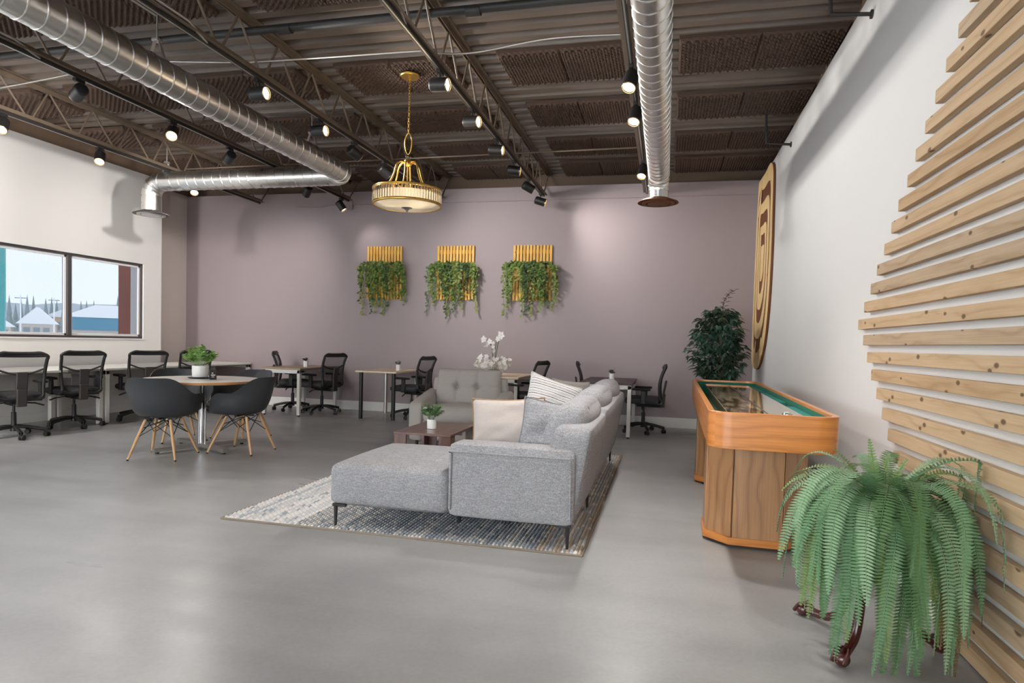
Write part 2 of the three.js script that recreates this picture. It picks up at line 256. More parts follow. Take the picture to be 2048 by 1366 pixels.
// ---------- foam and joists ----------
const JX = [-0.36, -1.95, -3.64, -5.30, -7.0], HJ = 3.57;
{
  const W = 0.6, Dz = 0.72, px = 0.06;
  const g = grid(80, 96, (u, v) => { const x = (u - 0.5) * W, z = (0.5 - v) * Dz, e = Math.min(1, Math.min(u, 1 - u) * 40, Math.min(v, 1 - v) * 40); return [x, -0.03 - e * 0.022 * (1 + Math.sin(x / px * Math.PI * 2) * Math.cos(z / px * Math.PI * 2)), z]; });
  const gf = [g, bx(-W / 2, W / 2, -0.03, 0, -Dz / 2, Dz / 2)], G = join(gf), rows = [-9.98, -8.88, -7.6, -6.3, -4.45, -3.2], R = rng(5);
  const bays = [[0.02, 1.4, 'by the slatted wall'], [-1.66, -0.46, 'beside the straight duct'], [-3.36, -2.16, 'in the chandelier bay'], [-5.02, -3.8, 'above the bent duct'], [-6.74, -5.46, 'over the round table'], [-8.1, -7.2, 'along the window wall']];
  for (const [a, b, where] of bays) for (const z of rows) {
    if (a < -8 && z < -9) continue;
    const n = Math.max(1, Math.round((b - a) / 0.62)), s = (b - a) / n / W;
    for (let i = 0; i < n; i++) {
      const o = new THREE.Mesh(G, M.foam); o.name = numbered('acoustic_foam_panel'); o.castShadow = o.receiveShadow = true; scene.add(o); o.scale.x = s; o.position.set(a + (i + 0.5) * (b - a) / n, 3.998, z + 0.02 * (R() - 0.5));
      tag(o, `brown foam panel, ${['first', 'second', 'third', 'fourth', 'fifth', 'sixth'][rows.indexOf(z)]} row from mauve wall, ${where}, ${i ? 'slat' : 'window'}-side half`, 'foam panel', 'acoustic foam panels');
    }
  }
}
const jWhere = ['above the straight duct', 'between chandelier and straight duct', 'between bent duct and chandelier', 'over the round table', 'next to the window wall'];
JX.forEach((x, k) => {
  const o = thing('ceiling_joist', 'brown open-web steel ceiling joist ' + jWhere[k], 'joist', [x, 0, 0], 0, 'open-web steel joists');
  const z0 = -10.0, z1 = 5.1;
  obj('bottom_chord', [bx(-0.055, -0.012, HJ, HJ + 0.006, z0, z1), bx(0.012, 0.055, HJ, HJ + 0.006, z0, z1), bx(-0.018, -0.012, HJ, HJ + 0.05, z0, z1), bx(0.012, 0.018, HJ, HJ + 0.05, z0, z1)], M.joist, o);
  obj('top_chord', [bx(-0.06, -0.012, 3.99, 3.998, -10.34, z1), bx(0.012, 0.06, 3.99, 3.998, -10.34, z1), bx(-0.018, -0.012, 3.945, 3.998, -10.34, z1), bx(0.012, 0.018, 3.945, 3.998, -10.34, z1)], M.joist, o);
  const gA = bar([0, HJ + 0.025, 0], [0, 3.965, -0.2], 0.011, 0.011, 8), gB = bar([0, 3.965, -0.2], [0, HJ + 0.025, -0.52], 0.011, 0.011, 8), end = bar([0, HJ + 0.03, -9.98], [0, 3.965, -10.3], 0.011);
  for (let z = 0; z > -9.6; z -= 0.58) { const a = obj('web_bar', gA, M.joist, o), b = obj('web_bar', gB, M.joist, o); a.position.z = b.position.z = z; }
  const near = []; for (let z = 0.58; z < 4.9; z += 0.58) near.push(gA.clone().translate(0, 0, z), gB.clone().translate(0, 0, z)); obj('web_bars', near, M.joist, o).userData.kind = 'stuff';
  obj('web_bar', [end], M.joist, o);
});

// ---------- ceiling services ----------
// track rails under the joists and their spotlights
JX.forEach((x, k) => {
  const o = thing('track_rail', 'thin light track rail fixed under the joist ' + jWhere[k], 'track rail', [x, HJ, 0], 0, 'lighting track rails');
  obj('rail', [rb(-0.018, 0.018, -0.032, -0.001, -9.95, -1.0, 0.004)], M.pipe, o); obj('conductor_slot', [bx(-0.006, 0.006, -0.034, -0.031, -9.9, -1.05)], M.conduit, o);
  obj('feed_conduit', [bar([0.05, 0.03, 4.9], [0.05, 0.03, -4.2], 0.014), bar([0.05, 0.03, -4.2], [0.01, -0.016, -4.45], 0.012), bar([-0.06, -0.012, 4.9], [-0.06, -0.012, -4.0], 0.012)], M.conduit, o, 'grey electrical conduit');
});
const lampGeo = { adapter: rb(-0.02, 0.02, -0.065, -0.035, -0.05, 0.05, 0.005), stem: bar([0, -0.05, 0], [0, -0.12, 0], 0.008), housing: lathe([[0, 0.085], [0.045, 0.085], [0.058, 0.075], [0.06, 0.06], [0.06, -0.08], [0.054, -0.08], [0.05, -0.06], [0.0, -0.055]], 24).rotateX(Math.PI / 2), ring: new THREE.TorusGeometry(0.056, 0.005, 8, 28).translate(0, 0, -0.08), lens: new THREE.CircleGeometry(0.05, 24).rotateY(Math.PI).translate(0, 0, -0.068), yoke: rb(-0.012, 0.012, -0.15, -0.1, -0.03, 0.03, 0.004) };
// the lathe axis turned so that the open end looks along -z
const lensMat = std({ color: lin(255, 240, 214), emissive: lin(255, 226, 176), emissiveIntensity: 7, roughness: 0.5 });
const trimMat = std({ color: lin(190, 170, 140), metalness: 1, roughness: 0.3 });
const aimWord = { wall: 'aimed at the slatted wall', end: 'aimed at the mauve wall', room: 'facing into the room', window: 'aimed at the window wall', floor: 'aimed at the floor' };
const onJoist = [];
function spot(k, z, aim, kind, power, drop = 0) {
  const x = JX[k] + (k === 0 ? -0.03 : 0), o = thing('track_spotlight', 'black track spotlight on the joist ' + jWhere[k] + ', ' + aimWord[kind], 'spotlight', [JX[k], HJ, z], 0, 'track spotlights');
  obj('track_adapter', lampGeo.adapter, M.black, o); obj('stem', lampGeo.stem, M.black, o);
  const head = new THREE.Group(); head.name = 'lamp_head'; o.add(head); head.position.set(0, -0.155 - drop, 0);
  const from = V(JX[k], HJ - 0.155 - drop, z), dir = V(...aim).sub(from).normalize(); head.quaternion.setFromUnitVectors(V(0, 0, -1), dir);
  obj('housing', lampGeo.housing, M.black, head); obj('trim_ring', lampGeo.ring, trimMat, head); obj('lens', lampGeo.lens, lensMat, head);
  const s = new THREE.SpotLight(lin(255, 251, 247), power, 0, 48 * D2R, 0.75, 2); s.name = 'spotlight_beam'; s.position.copy(dir.clone().multiplyScalar(0.09).add(V(0, -0.155 - drop, 0))); s.target.position.copy(dir.clone().multiplyScalar(2).add(V(0, -0.155, 0))); s.castShadow = true; s.shadow.mapSize.set(1024, 1024); s.shadow.radius = 3.5;
  o.add(s, s.target); (onJoist[k] ??= []).push([z, o]); return o;
}
const P1 = 5.2, P2 = 4.5, P3 = 6.5, P4 = 7, P0 = 9;
for (const [z, ay, dz] of [[-5.22, 3.1, 0.4], [-6.15, 3.1, 0.8], [-7.08, 3.1, 0.1], [-7.95, 3.0, -0.3]]) spot(1, z, [1.27, ay, z + dz], 'wall', P1);
spot(1, -8.83, [0.5, 2.2, ZB], 'end', 10); spot(1, -9.72, [0.6, 2.6, ZB + 0.2], 'end', 4);
for (const [z, x, y] of [[-6.95, -2.4, 2.0], [-7.77, -2.2, 2.0]]) spot(2, z, [x, y, ZB], 'end', P2 * 2.2);
for (const z of [-5.14, -6.17]) spot(2, z, [1.27, 3.3, z + 0.3], 'wall', 13);
for (const [z, x, y] of [[-8.68, -7.2, 1.8], [-9.7, -4.2, 1.8]]) spot(3, z, [x, y, ZB], 'end', P3 * (z > -8 ? 1.6 : z > -9 ? 0.8 : 0.25));
spot(3, -4.84, [XL, 2.7, -6.2], 'window', 15); spot(3, -6.92, [-8.4, 2.2, -9.3], 'window', 15);
spot(3, -5.98, [-3.4, 0.6, -3.2], 'room', P3);
for (const z of [-5.47, -6.69, -8.35]) spot(4, z, [-5.4, 0.2, z + 2.0], 'room', P4);
for (const z of [-5.4, -6.22, -8.2]) spot(0, z, [-0.9, 0, z + 1.8], 'room', P0);

// unseen spotlights added near the camera to brighten the walls and foreground floor
for (const z of [-3.4, -2.6, -1.8]) { spot(1, z, [1.27, 1.7, z - 0.3], 'wall', 2.5); spot(4, z, [XL, 2.0, z - 2.6], 'window', 22); }
for (const z of [-3.0, -1.8]) { spot(2, z, [-2.6, 0, z - 1.2], 'floor', 5); spot(3, z, [-4.6, 0, z - 1.2], 'floor', 1.5); }
spot(0, -3.9, [-0.1, 0, -4.4], 'floor', 17); spot(0, -2.5, [0.2, 0, -2.6], 'floor', 7);

onJoist.forEach((l, k) => l.sort((a, b) => a[0] - b[0]).forEach(([, o], i) => { o.userData.label = `black track spotlight, ${['first', 'second', 'third', 'fourth', 'fifth', 'sixth', 'seventh', 'eighth', 'ninth', 'tenth'][i]} from mauve wall, on the joist ${jWhere[k]}`; }));  // the count takes in the added unseen spotlights

// spiral ducts
const RD = 0.132;
function spiral(a, b, r, pitch = 0.14) {
  const A = V(...a), B = V(...b), L = A.distanceTo(B), d = B.clone().sub(A).normalize(), u = Math.abs(d.y) > 0.9 ? V(1, 0, 0) : V(0, 1, 0).cross(d).normalize(), w = d.clone().cross(u), n = Math.round(L / pitch * 20), pos = [], idx = [];
  const prof = [[-0.009, 0], [-0.005, 0.006], [0.005, 0.006], [0.009, 0]];
  for (let i = 0; i <= n; i++) { const t = i / n * L, th = t / pitch * Math.PI * 2; for (const [s, h] of prof) { const rr = r + h, p = A.clone().addScaledVector(d, clamp(t + s, 0, L)).addScaledVector(u, rr * Math.cos(th)).addScaledVector(w, rr * Math.sin(th)); pos.push(p.x, p.y, p.z); } }
  for (let i = 0; i < n; i++) for (let j = 0; j < 3; j++) { const q = i * 4 + j; idx.push(q, q + 1, q + 5, q, q + 5, q + 4); }
  const g = new THREE.BufferGeometry(); g.setAttribute('position', new THREE.Float32BufferAttribute(pos, 3)); g.setIndex(idx); g.computeVertexNormals(); return norm(g);
}
function elbow(c, u, v, rr, r, n = 4) {               // gored bend round c from direction u to v (unit arrays); starts at c+u*rr
  const U = V(...u), W = V(...v), C = V(...c), ring = [], N = U.clone().cross(W).normalize();
  for (let i = 0; i <= n; i++) { const th = i / n * Math.PI / 2, o = U.clone().multiplyScalar(Math.cos(th)).addScaledVector(W, Math.sin(th)); ring.push([C.clone().addScaledVector(o, rr), o]); }
  const pos = [], S = 28; const pt = ([p, o], j) => { const a = j / S * Math.PI * 2; return p.clone().addScaledVector(o, r * Math.cos(a)).addScaledVector(N, r * Math.sin(a)); };
  const bands = []; for (let i = 0; i < n; i++) bands.push(grid(S, 1, (uu, vv) => pt(ring[i + (vv ? 1 : 0)], uu * S).toArray(), true));
  const beads = ring.slice(0, -1).map(([p, o]) => { const t = new THREE.TorusGeometry(r + 0.001, 0.004, 6, S), z = o.clone().cross(N).normalize(); t.applyQuaternion(new THREE.Quaternion().setFromUnitVectors(V(0, 0, 1), z)); return t.translate(...p.toArray()); });
  return [...bands, ...beads];
}
const galv2 = M.galv.clone(); galv2.side = THREE.DoubleSide;
const diffuser = (x, y, z) => [lathe([[0.1, 0.05], [0.12, 0.045], [0.235, 0.0], [0.24, -0.01], [0.225, -0.012], [0.2, -0.004]], 40), lathe([[0.19, -0.006], [0.185, -0.022], [0.15, -0.02], [0.14, -0.012]], 40)].map((g) => g.translate(x, y, z));
function hanger(o, x, y, z, axis) {
  const d = axis === 'z' ? [0.05, 0] : [0, 0.05];
  obj('hanger_rod', [bar([x, y + RD + 0.14, z], [x, 3.92, z], 0.007)], M.conduit, o);
  obj('hanger_clamp', [rb(x - 0.03, x + 0.03, y + RD + 0.125, y + RD + 0.15, z - 0.03, z + 0.03, 0.004), sqbar([x - d[0] * 0.4, y + RD + 0.135, z - d[1] * 0.4], [x - d[0] * 1.5, y + RD - 0.015, z - d[1] * 1.5], 0.03, 0.006), sqbar([x + d[0] * 0.4, y + RD + 0.135, z + d[1] * 0.4], [x + d[0] * 1.5, y + RD - 0.015, z + d[1] * 1.5], 0.03, 0.006)], M.conduit, o);
}
{
  const h = 3.40, x = -4.2, zL = -7.82, xe = -7.28, o = thing('spiral_duct', 'galvanised spiral duct that bends towards the window wall and ends in a round diffuser', 'duct');
  obj('duct_run', uvm(bar([x, h, 5.15], [x, h, zL + 0.22], RD, RD, 40)), M.galv, o); obj('duct_run', uvm(bar([x - 0.22, h, zL], [xe + 0.2, h, zL], RD, RD, 40)), M.galv, o);
  obj('spiral_seam', [spiral([x, h, 0.5], [x, h, zL + 0.3], RD)], M.galv, o); obj('spiral_seam', [spiral([x - 0.3, h, zL], [xe + 0.28, h, zL], RD)], M.galv, o);
  obj('elbow', elbow([x - 0.22, h, zL + 0.22], [1, 0, 0], [0, 0, -1], 0.22, RD + 0.002), galv2, o); obj('elbow', elbow([xe + 0.2, h - 0.2, zL], [0, 1, 0], [-1, 0, 0], 0.2, RD + 0.002), galv2, o);
  obj('coupling', [bar([x, h, -6.18], [x, h, -6.3], RD + 0.004, RD + 0.004, 36)], M.galv, o); obj('drop', [bar([xe, h - 0.2, zL], [xe, 2.99, zL], RD - 0.004, RD - 0.004, 36)], M.galv, o, 'short vertical end of the duct');
  const [da, db] = diffuser(xe, 2.945, zL); obj('diffuser_cone', da, M.frame, o, 'dark round diffuser'); obj('diffuser_ring', db, M.steel, o); obj('diffuser_plate', [cyl(0.12, 0.13, 0.012, xe, 2.92, zL, 36)], M.frameWhite, o);
  for (const z of [-2.2, -4.56, -6.95]) hanger(o, x, h, z, 'z'); hanger(o, -7.02, h, zL, 'x');
}
{
  const h = 3.26, x = -0.152, ze = -7.85, RD = 0.118, o = thing('spiral_duct', 'straight galvanised spiral duct running towards the mauve wall beside the slatted wall', 'duct');
  obj('duct_run', uvm(bar([x, h, 5.15], [x, h, ze + 0.18], RD, RD, 40)), M.galv, o); obj('spiral_seam', [spiral([x, h, 0.5], [x, h, ze + 0.2], RD)], M.galv, o);
  obj('elbow', elbow([x, h - 0.18, ze + 0.18], [0, 1, 0], [0, 0, -1], 0.18, RD + 0.002), galv2, o); obj('drop', [bar([x, h - 0.18, ze], [x, 3.0, ze], RD - 0.004, RD - 0.004, 36)], M.galv, o);
  const [da, db] = diffuser(x, 2.955, ze); obj('diffuser_cone', da, M.stain, o, 'brown round diffuser'); obj('diffuser_ring', db, M.stain, o); obj('diffuser_plate', [cyl(0.12, 0.13, 0.012, x, 2.93, ze, 36)], M.stain, o);
  for (const z of [-2.6, -4.9, -7.3]) hanger(o, x, h, z, 'z');
}
// pipes and cables
tag(obj('sprinkler_pipe', [bar([-8.16, 3.88, -4.98], [1.41, 3.9, -4.98], 0.034, 0.034, 16), ...JX.slice(1).map((x) => bar([x + 0.3, 3.882, -4.98], [x + 0.42, 3.882, -4.98], 0.042, 0.042, 16))], M.pipe), 'thick black pipe crossing above the joists', 'pipe');
tag(obj('conduit', [bar([-7.0, 3.66, -8.15], [-0.4, 3.7, -8.15], 0.011)], M.joist), 'thin straight conduit crossing the joists near the mauve wall', 'conduit');
for (const [pts, w] of [[[[-2.0, 3.62, -4.9], [-1.98, 3.66, -5.15], [-1.67, 3.70, -5.3], [-1.01, 3.73, -5.23], [-0.28, 3.72, -5.25]], 'from the middle joist to the straight duct'], [[[-4.55, 3.75, -5.1], [-3.78, 3.7, -5.13], [-3.27, 3.72, -5.2], [-2.0, 3.68, -5.15]], 'between the joists beside the chandelier'], [[[-7.0, 3.66, -5.2], [-6.17, 3.71, -5.17], [-5.35, 3.66, -4.95]], 'between the joists over the round table']])
  tag(obj('cable', [tube(pts, 0.008, 40, 6)], M.conduit), 'grey cable slung ' + w, 'cable', 'slung ceiling cables');
tag(obj('wall_cable', [tube([[-6.4, 3.5, ZB + 0.012], [-5.9, 3.49, ZB + 0.012], [-5.5, 3.52, ZB + 0.012], [-2.7, 3.52, ZB + 0.012], [1.22, 3.53, ZB + 0.012]], 0.008, 60, 6)], M.mauve), 'thin painted cable along the top of the mauve wall', 'cable');
tag(obj('junction_box', [rb(-5.46, -5.3, 3.44, 3.58, ZB + 0.0, ZB + 0.03, 0.008)], M.mauve), 'small painted junction box on the mauve wall', 'junction box');
for (const [z, n] of [[-4.82, 'over the slats'], [-7.68, 'near the wooden wall sculpture']]) { const o = thing('conduit_stub', 'short black conduit end on the white wall ' + n, 'conduit', [XR, 3.52, z]); obj('conduit', [bar([0, 0, 0], [-0.26, 0.02, 0], 0.014), bar([-0.26, 0.02, 0], [-0.28, 0.4, 0], 0.014)], M.pipe, o); obj('flange', [bar([0, 0, 0], [-0.012, 0, 0], 0.03, 0.03, 14)], M.pipe, o); }

// chandelier
{
  const x = -2.62, z = -6.15, o = thing('chandelier', 'gold drum chandelier ringed with crystal prisms, hanging on a chain', 'chandelier', [x, 0, z]);
  const R = 0.345, y0 = 2.605, y1 = 2.755;
  obj('canopy', [lathe([[0, 0], [0.03, -0.002], [0.085, -0.012], [0.098, 0.006], [0.098, 0.018], [0, 0.02]], 36).translate(0, 3.905, 0)], M.gold, o);
  const links = []; for (let i = 0; i < 20; i++) { const t = new THREE.TorusGeometry(0.0125, 0.0032, 6, 12).scale(0.75, 1.5, 0.75); if (i & 1) t.rotateY(Math.PI / 2); links.push(t.translate(0, 3.89 - i * 0.028, 0)); }
  obj('chain', links, M.gold, o);
  obj('loop', [tube([[0, 3.34, 0], [0.035, 3.28, 0], [0.03, 3.18, 0], [0, 3.125, 0], [-0.03, 3.18, 0], [-0.035, 3.28, 0]], 0.006, 40, 8, true)], M.gold, o); obj('ball', [ball(0.03, 0, 3.1, 0, 16)], M.clear, o, 'clear glass ball'); obj('hub', [lathe([[0, -0.05], [0.03, -0.045], [0.045, -0.02], [0.03, 0], [0.04, 0.01], [0.02, 0.03], [0, 0.035]], 24).translate(0, 3.05, 0)], M.gold, o);
  for (let i = 0; i < 6; i++) { const a = (i + 0.3) * Math.PI / 3, C = Math.cos(a), S = Math.sin(a); obj('arm', [tube([[0.02, 3.04], [0.08, 3.045], [0.12, 3.0], [0.15, 2.90], [0.195, 2.81], [0.24, 2.757]].map(([r, y]) => [r * C, y, r * S]), 0.009, 24, 8)], M.gold, o); }
  obj('stem', [bar([0, 3.02, 0], [0, 2.76, 0], 0.009)], M.gold, o);
  const ring = (y, h) => lathe([[R - 0.012, y], [R + 0.006, y], [R + 0.006, y + h], [R - 0.012, y + h], [R - 0.012, y]], 72);
  obj('top_ring', [ring(y1, 0.018), ring(y1 - 0.004, 0.004), bar([-0.21, y1 + 0.008, 0], [0.21, y1 + 0.008, 0], 0.006), bar([-R, y1 + 0.008, 0], [R, y1 + 0.008, 0], 0.006), bar([0, y1 + 0.008, -R], [0, y1 + 0.008, R], 0.006)], M.gold, o); obj('bottom_ring', [ring(y0, 0.022)], M.gold, o);
  const pr = new THREE.CylinderGeometry(0.0135, 0.0135, y1 - y0 - 0.024, 4, 1), crystal = phy({ color: lin(250, 248, 240), transmission: 1, thickness: 0.02, ior: 1.52, roughness: 0.02 });
  for (let i = 0; i < 66; i++) { const a = i / 66 * Math.PI * 2, m = obj('crystal_prism', pr, crystal, o); m.position.set(Math.cos(a) * (R - 0.004), (y0 + y1) / 2 + 0.01, Math.sin(a) * (R - 0.004)); m.rotation.y = -a + 0.78; }
  obj('inner_shade', [lathe([[R - 0.05, y0 + 0.03], [R - 0.05, y1 - 0.03]], 48)], phy({ color: lin(250, 242, 226), roughness: 0.8, transmission: 0.35, thickness: 0, side: THREE.DoubleSide }), o, 'cream fabric drum inside the crystals');
  obj('diffuser', [lathe([[0, y0 - 0.022], [0.18, y0 - 0.016], [0.31, y0 - 0.002], [R - 0.008, y0 + 0.008]], 60)], phy({ color: lin(236, 230, 216), roughness: 0.6, transmission: 0.3, thickness: 0, side: THREE.DoubleSide }), o, 'cream frosted glass bottom');
  const bulb = std({ color: lin(255, 246, 228), emissive: lin(255, 232, 196), emissiveIntensity: 2, roughness: 0.6 });
  for (let i = 0; i < 3; i++) { const a = i * Math.PI * 2 / 3 + 0.5, px = Math.cos(a) * 0.16, pz = Math.sin(a) * 0.16; obj('bulb', [ball(0.028, px, 2.69, pz, 14)], bulb, o); const l = new THREE.PointLight(lin(255, 236, 206), 0.22, 0, 2); l.position.set(px, 2.69, pz); l.castShadow = true; l.name = 'bulb_light'; o.add(l); }
  obj('finial', [lathe([[0, -0.075], [0.008, -0.06], [0.014, -0.045], [0.03, -0.03], [0.055, -0.022], [0.055, -0.016], [0, -0.014]], 24).translate(0, y0, 0)], M.steel, o);
}

// ---------- wall pieces ----------
{ // timber slats on the white wall: a pointed field, one board above the other
  const o = thing('slat_feature', 'field of horizontal pine slats with a pointed edge on the white wall', 'wall slats', [XR, 0, 0]);
  const R = rng(8), mats = [M.slatA, M.slatB, M.slatC];
  for (let k = -13; k <= 19; k++) {
    const y = 1.43 + 0.1067 * k, z = -4.658 + 0.1105 * Math.abs(k), zr = -1.55; if (z > zr - 0.2) continue;
    const t = 0.034 + 0.004 * R(), g = uvm(rb(-0.002 - t, -0.002, -0.033, 0.033, z + (R() - 0.5) * 0.012, zr, 0.003), 2, [R() * 3, R() * 2]); const m = obj('slat', g, mats[Math.floor(R() * 3)], o); m.position.y = y + (R() - 0.5) * 0.004;
  }
}
{ // layered plywood sculpture
  const o = thing('wall_sculpture', 'tall layered plywood relief with flowing loops beside the mauve corner', 'wall art', [XR - 0.002, 0, 0]);
  const shape = (pts, holes = []) => { const f = (p) => new THREE.SplineCurve([...p, p[0]].map(([a, b]) => new THREE.Vector2(a, b))).getPoints(70), s = new THREE.Shape(f(pts)); for (const h of holes) s.holes.push(new THREE.Path(f(h))); return s; };
  const ext = (s, d0, d1, bev = 0.004) => { const g = new THREE.ExtrudeGeometry(s, { depth: d1 - d0 - bev * 2, bevelEnabled: true, bevelThickness: bev, bevelSize: bev, bevelSegments: 1, curveSegments: 1 }); g.rotateY(-Math.PI / 2); return uvm(g.translate(-d0 - bev, 0, 0), 1); };   // shape x -> world z, y -> y, depth -> -x
  const out = [[-9.95, 3.66], [-9.4, 3.64], [-8.75, 3.6], [-8.62, 3.0], [-8.58, 2.4], [-8.62, 1.9], [-8.75, 1.5], [-8.95, 1.22], [-9.3, 1.0], [-9.7, 0.98], [-9.98, 1.15], [-10.02, 2.0], [-10.02, 3.0]];
  const inset = (k, cy = 2.3, sy = 1) => out.map(([z, y]) => [-9.32 + (z + 9.32) * k, cy + (y - cy) * k * sy]);
  obj('back_panel', ext(shape(out), 0, 0.03), M.stain, o, 'dark stained backing board');
  const rings = [[1.0, 0.84], [0.70, 0.56], [0.43, 0.3], [0.18, 0.02]];
  rings.forEach(([a, b], i) => obj('plywood_loop', ext(shape(inset(a, 2.35 + i * 0.03), [inset(b, 2.38 + i * 0.035).reverse()]), 0.03, 0.039, 0.002), M.ply, o));
  for (const [z, y, s] of [[-9.75, 3.3, 0.5], [-9.2, 1.22, 0.45], [-9.7, 1.2, 0.4]]) obj('plywood_tongue', ext(shape([[z - 0.1, y - 0.35 * s], [z + 0.02, y], [z + 0.14, y + 0.4 * s], [z + 0.1, y - 0.1]]), 0.039, 0.047, 0.002), M.ply, o);
}
// living planters on the mauve wall
const leafMats = [leaf(92, 122, 48), leaf(120, 144, 62), leaf(64, 90, 42), leaf(150, 156, 80), leaf(98, 120, 80)];
function leafGeo(l, w, curl = 0.2) { return grid(2, 4, (u, v) => { const a = (u - 0.5) * 2, wd = w / 2 * Math.sin(Math.PI * Math.pow(v, 0.75)) * (v > 0.98 ? 0 : 1); return [a * wd, -curl * l * v * v + Math.abs(a) * wd * 0.35, v * l]; }); }
function put(g, p, dir, upv, s = 1) { const m = new THREE.Matrix4().lookAt(V(), V(...dir).negate(), V(...upv)); m.scale(V(s, s, s)); m.setPosition(...p); return g.clone().applyMatrix4(m); }
{
  const ivy = norm(leafGeo(0.046, 0.034)), R = rng(77), at = [[-5.008, -4.354, 'nearest the window wall'], [-3.741, -3.09, 'in the middle of the three'], [-2.448, -1.8, 'nearest the ficus tree']];
  at.forEach(([x0, x1, where], n) => {
    const W = x1 - x0, y0 = 1.915, y1 = 2.805, o = thing('wall_planter', 'yellow cedar slat planter with trailing ivy, ' + where, 'wall planter', [(x0 + x1) / 2, 0, ZB], 0, 'slatted ivy planters');
    obj('batten', [bx(-W / 2 + 0.02, W / 2 - 0.02, y1 - 0.13, y1 - 0.07, 0.0, 0.022), bx(-W / 2 + 0.02, W / 2 - 0.02, y0 + 0.08, y0 + 0.14, 0.0, 0.022)].map((g) => uvm(g, 0)), M.cedar, o);
    for (let i = 0; i < 12; i++) { const x = -W / 2 + (i + 0.5) * W / 12, h = (R() - 0.5) * 0.01; obj('slat', uvm(rb(x - 0.019, x + 0.019, y0 + h, y1 + h * 0.5, 0.022, 0.042, 0.003), 1, [R() * 3, R()]), M.cedar, o); }
    obj('trough', [bx(-W / 2 + 0.03, W / 2 - 0.03, 2.3, 2.46, 0.042, 0.15)].map((g) => uvm(g, 0)), M.cedar, o, 'cedar trough hidden by the leaves');
    const nv = 52;
    for (let i = 0; i < nv; i++) {
      const gs = [], sx = (i / (nv - 1) - 0.5) * (W - 0.02) + (R() - 0.5) * 0.05, edge = Math.abs(sx) / (W / 2), len = (i % 8 === 0 ? 0.72 : 0.14 + 0.48 * Math.pow(R(), 1.4)) * (sx < 0 ? 1.1 : 0.95); let p = V(sx, 2.44 + R() * 0.08, 0.09 + R() * 0.06), d = V((R() - 0.5) * 0.8 + Math.sign(sx) * (edge > 0.75 ? 0.6 : 0), 0.6, 0.6 + R() * 0.3).normalize(); const pts = [p.clone()], st = 0.026;
      for (let t = 0; t < len + 0.1; t += st) {
        d.add(V((R() - 0.5) * 0.25, -0.4, -0.12 * (p.z > 0.08 ? 1 : -0.6))).normalize(); p = p.clone().addScaledVector(d, st); p.z = clamp(p.z, 0.06, 0.2); pts.push(p);
        const nl = t < 0.14 ? 3 : 1; for (let q = 0; q < nl; q++) if (R() < 0.85) { const a = R() * 6.28; gs.push(put(ivy, [p.x + (R() - 0.5) * 0.03, p.y + (R() - 0.5) * 0.03, p.z + R() * 0.03], [Math.cos(a) * 0.9, -0.45 + 0.5 * Math.sin(a), 0.35 + 0.3 * R()], [0.2 * (R() - 0.5), 0.4, 1], 0.75 + 0.6 * R())); }
      }
      if (gs.length) obj('vine', [norm(tube(pts.map((q) => q.toArray()), 0.0028, pts.length * 2, 4)), ...gs], leafMats[Math.floor(R() * 3.6 + (i % 4 === 0 ? 1 : 0)) % 5], o);
    }
  });
}

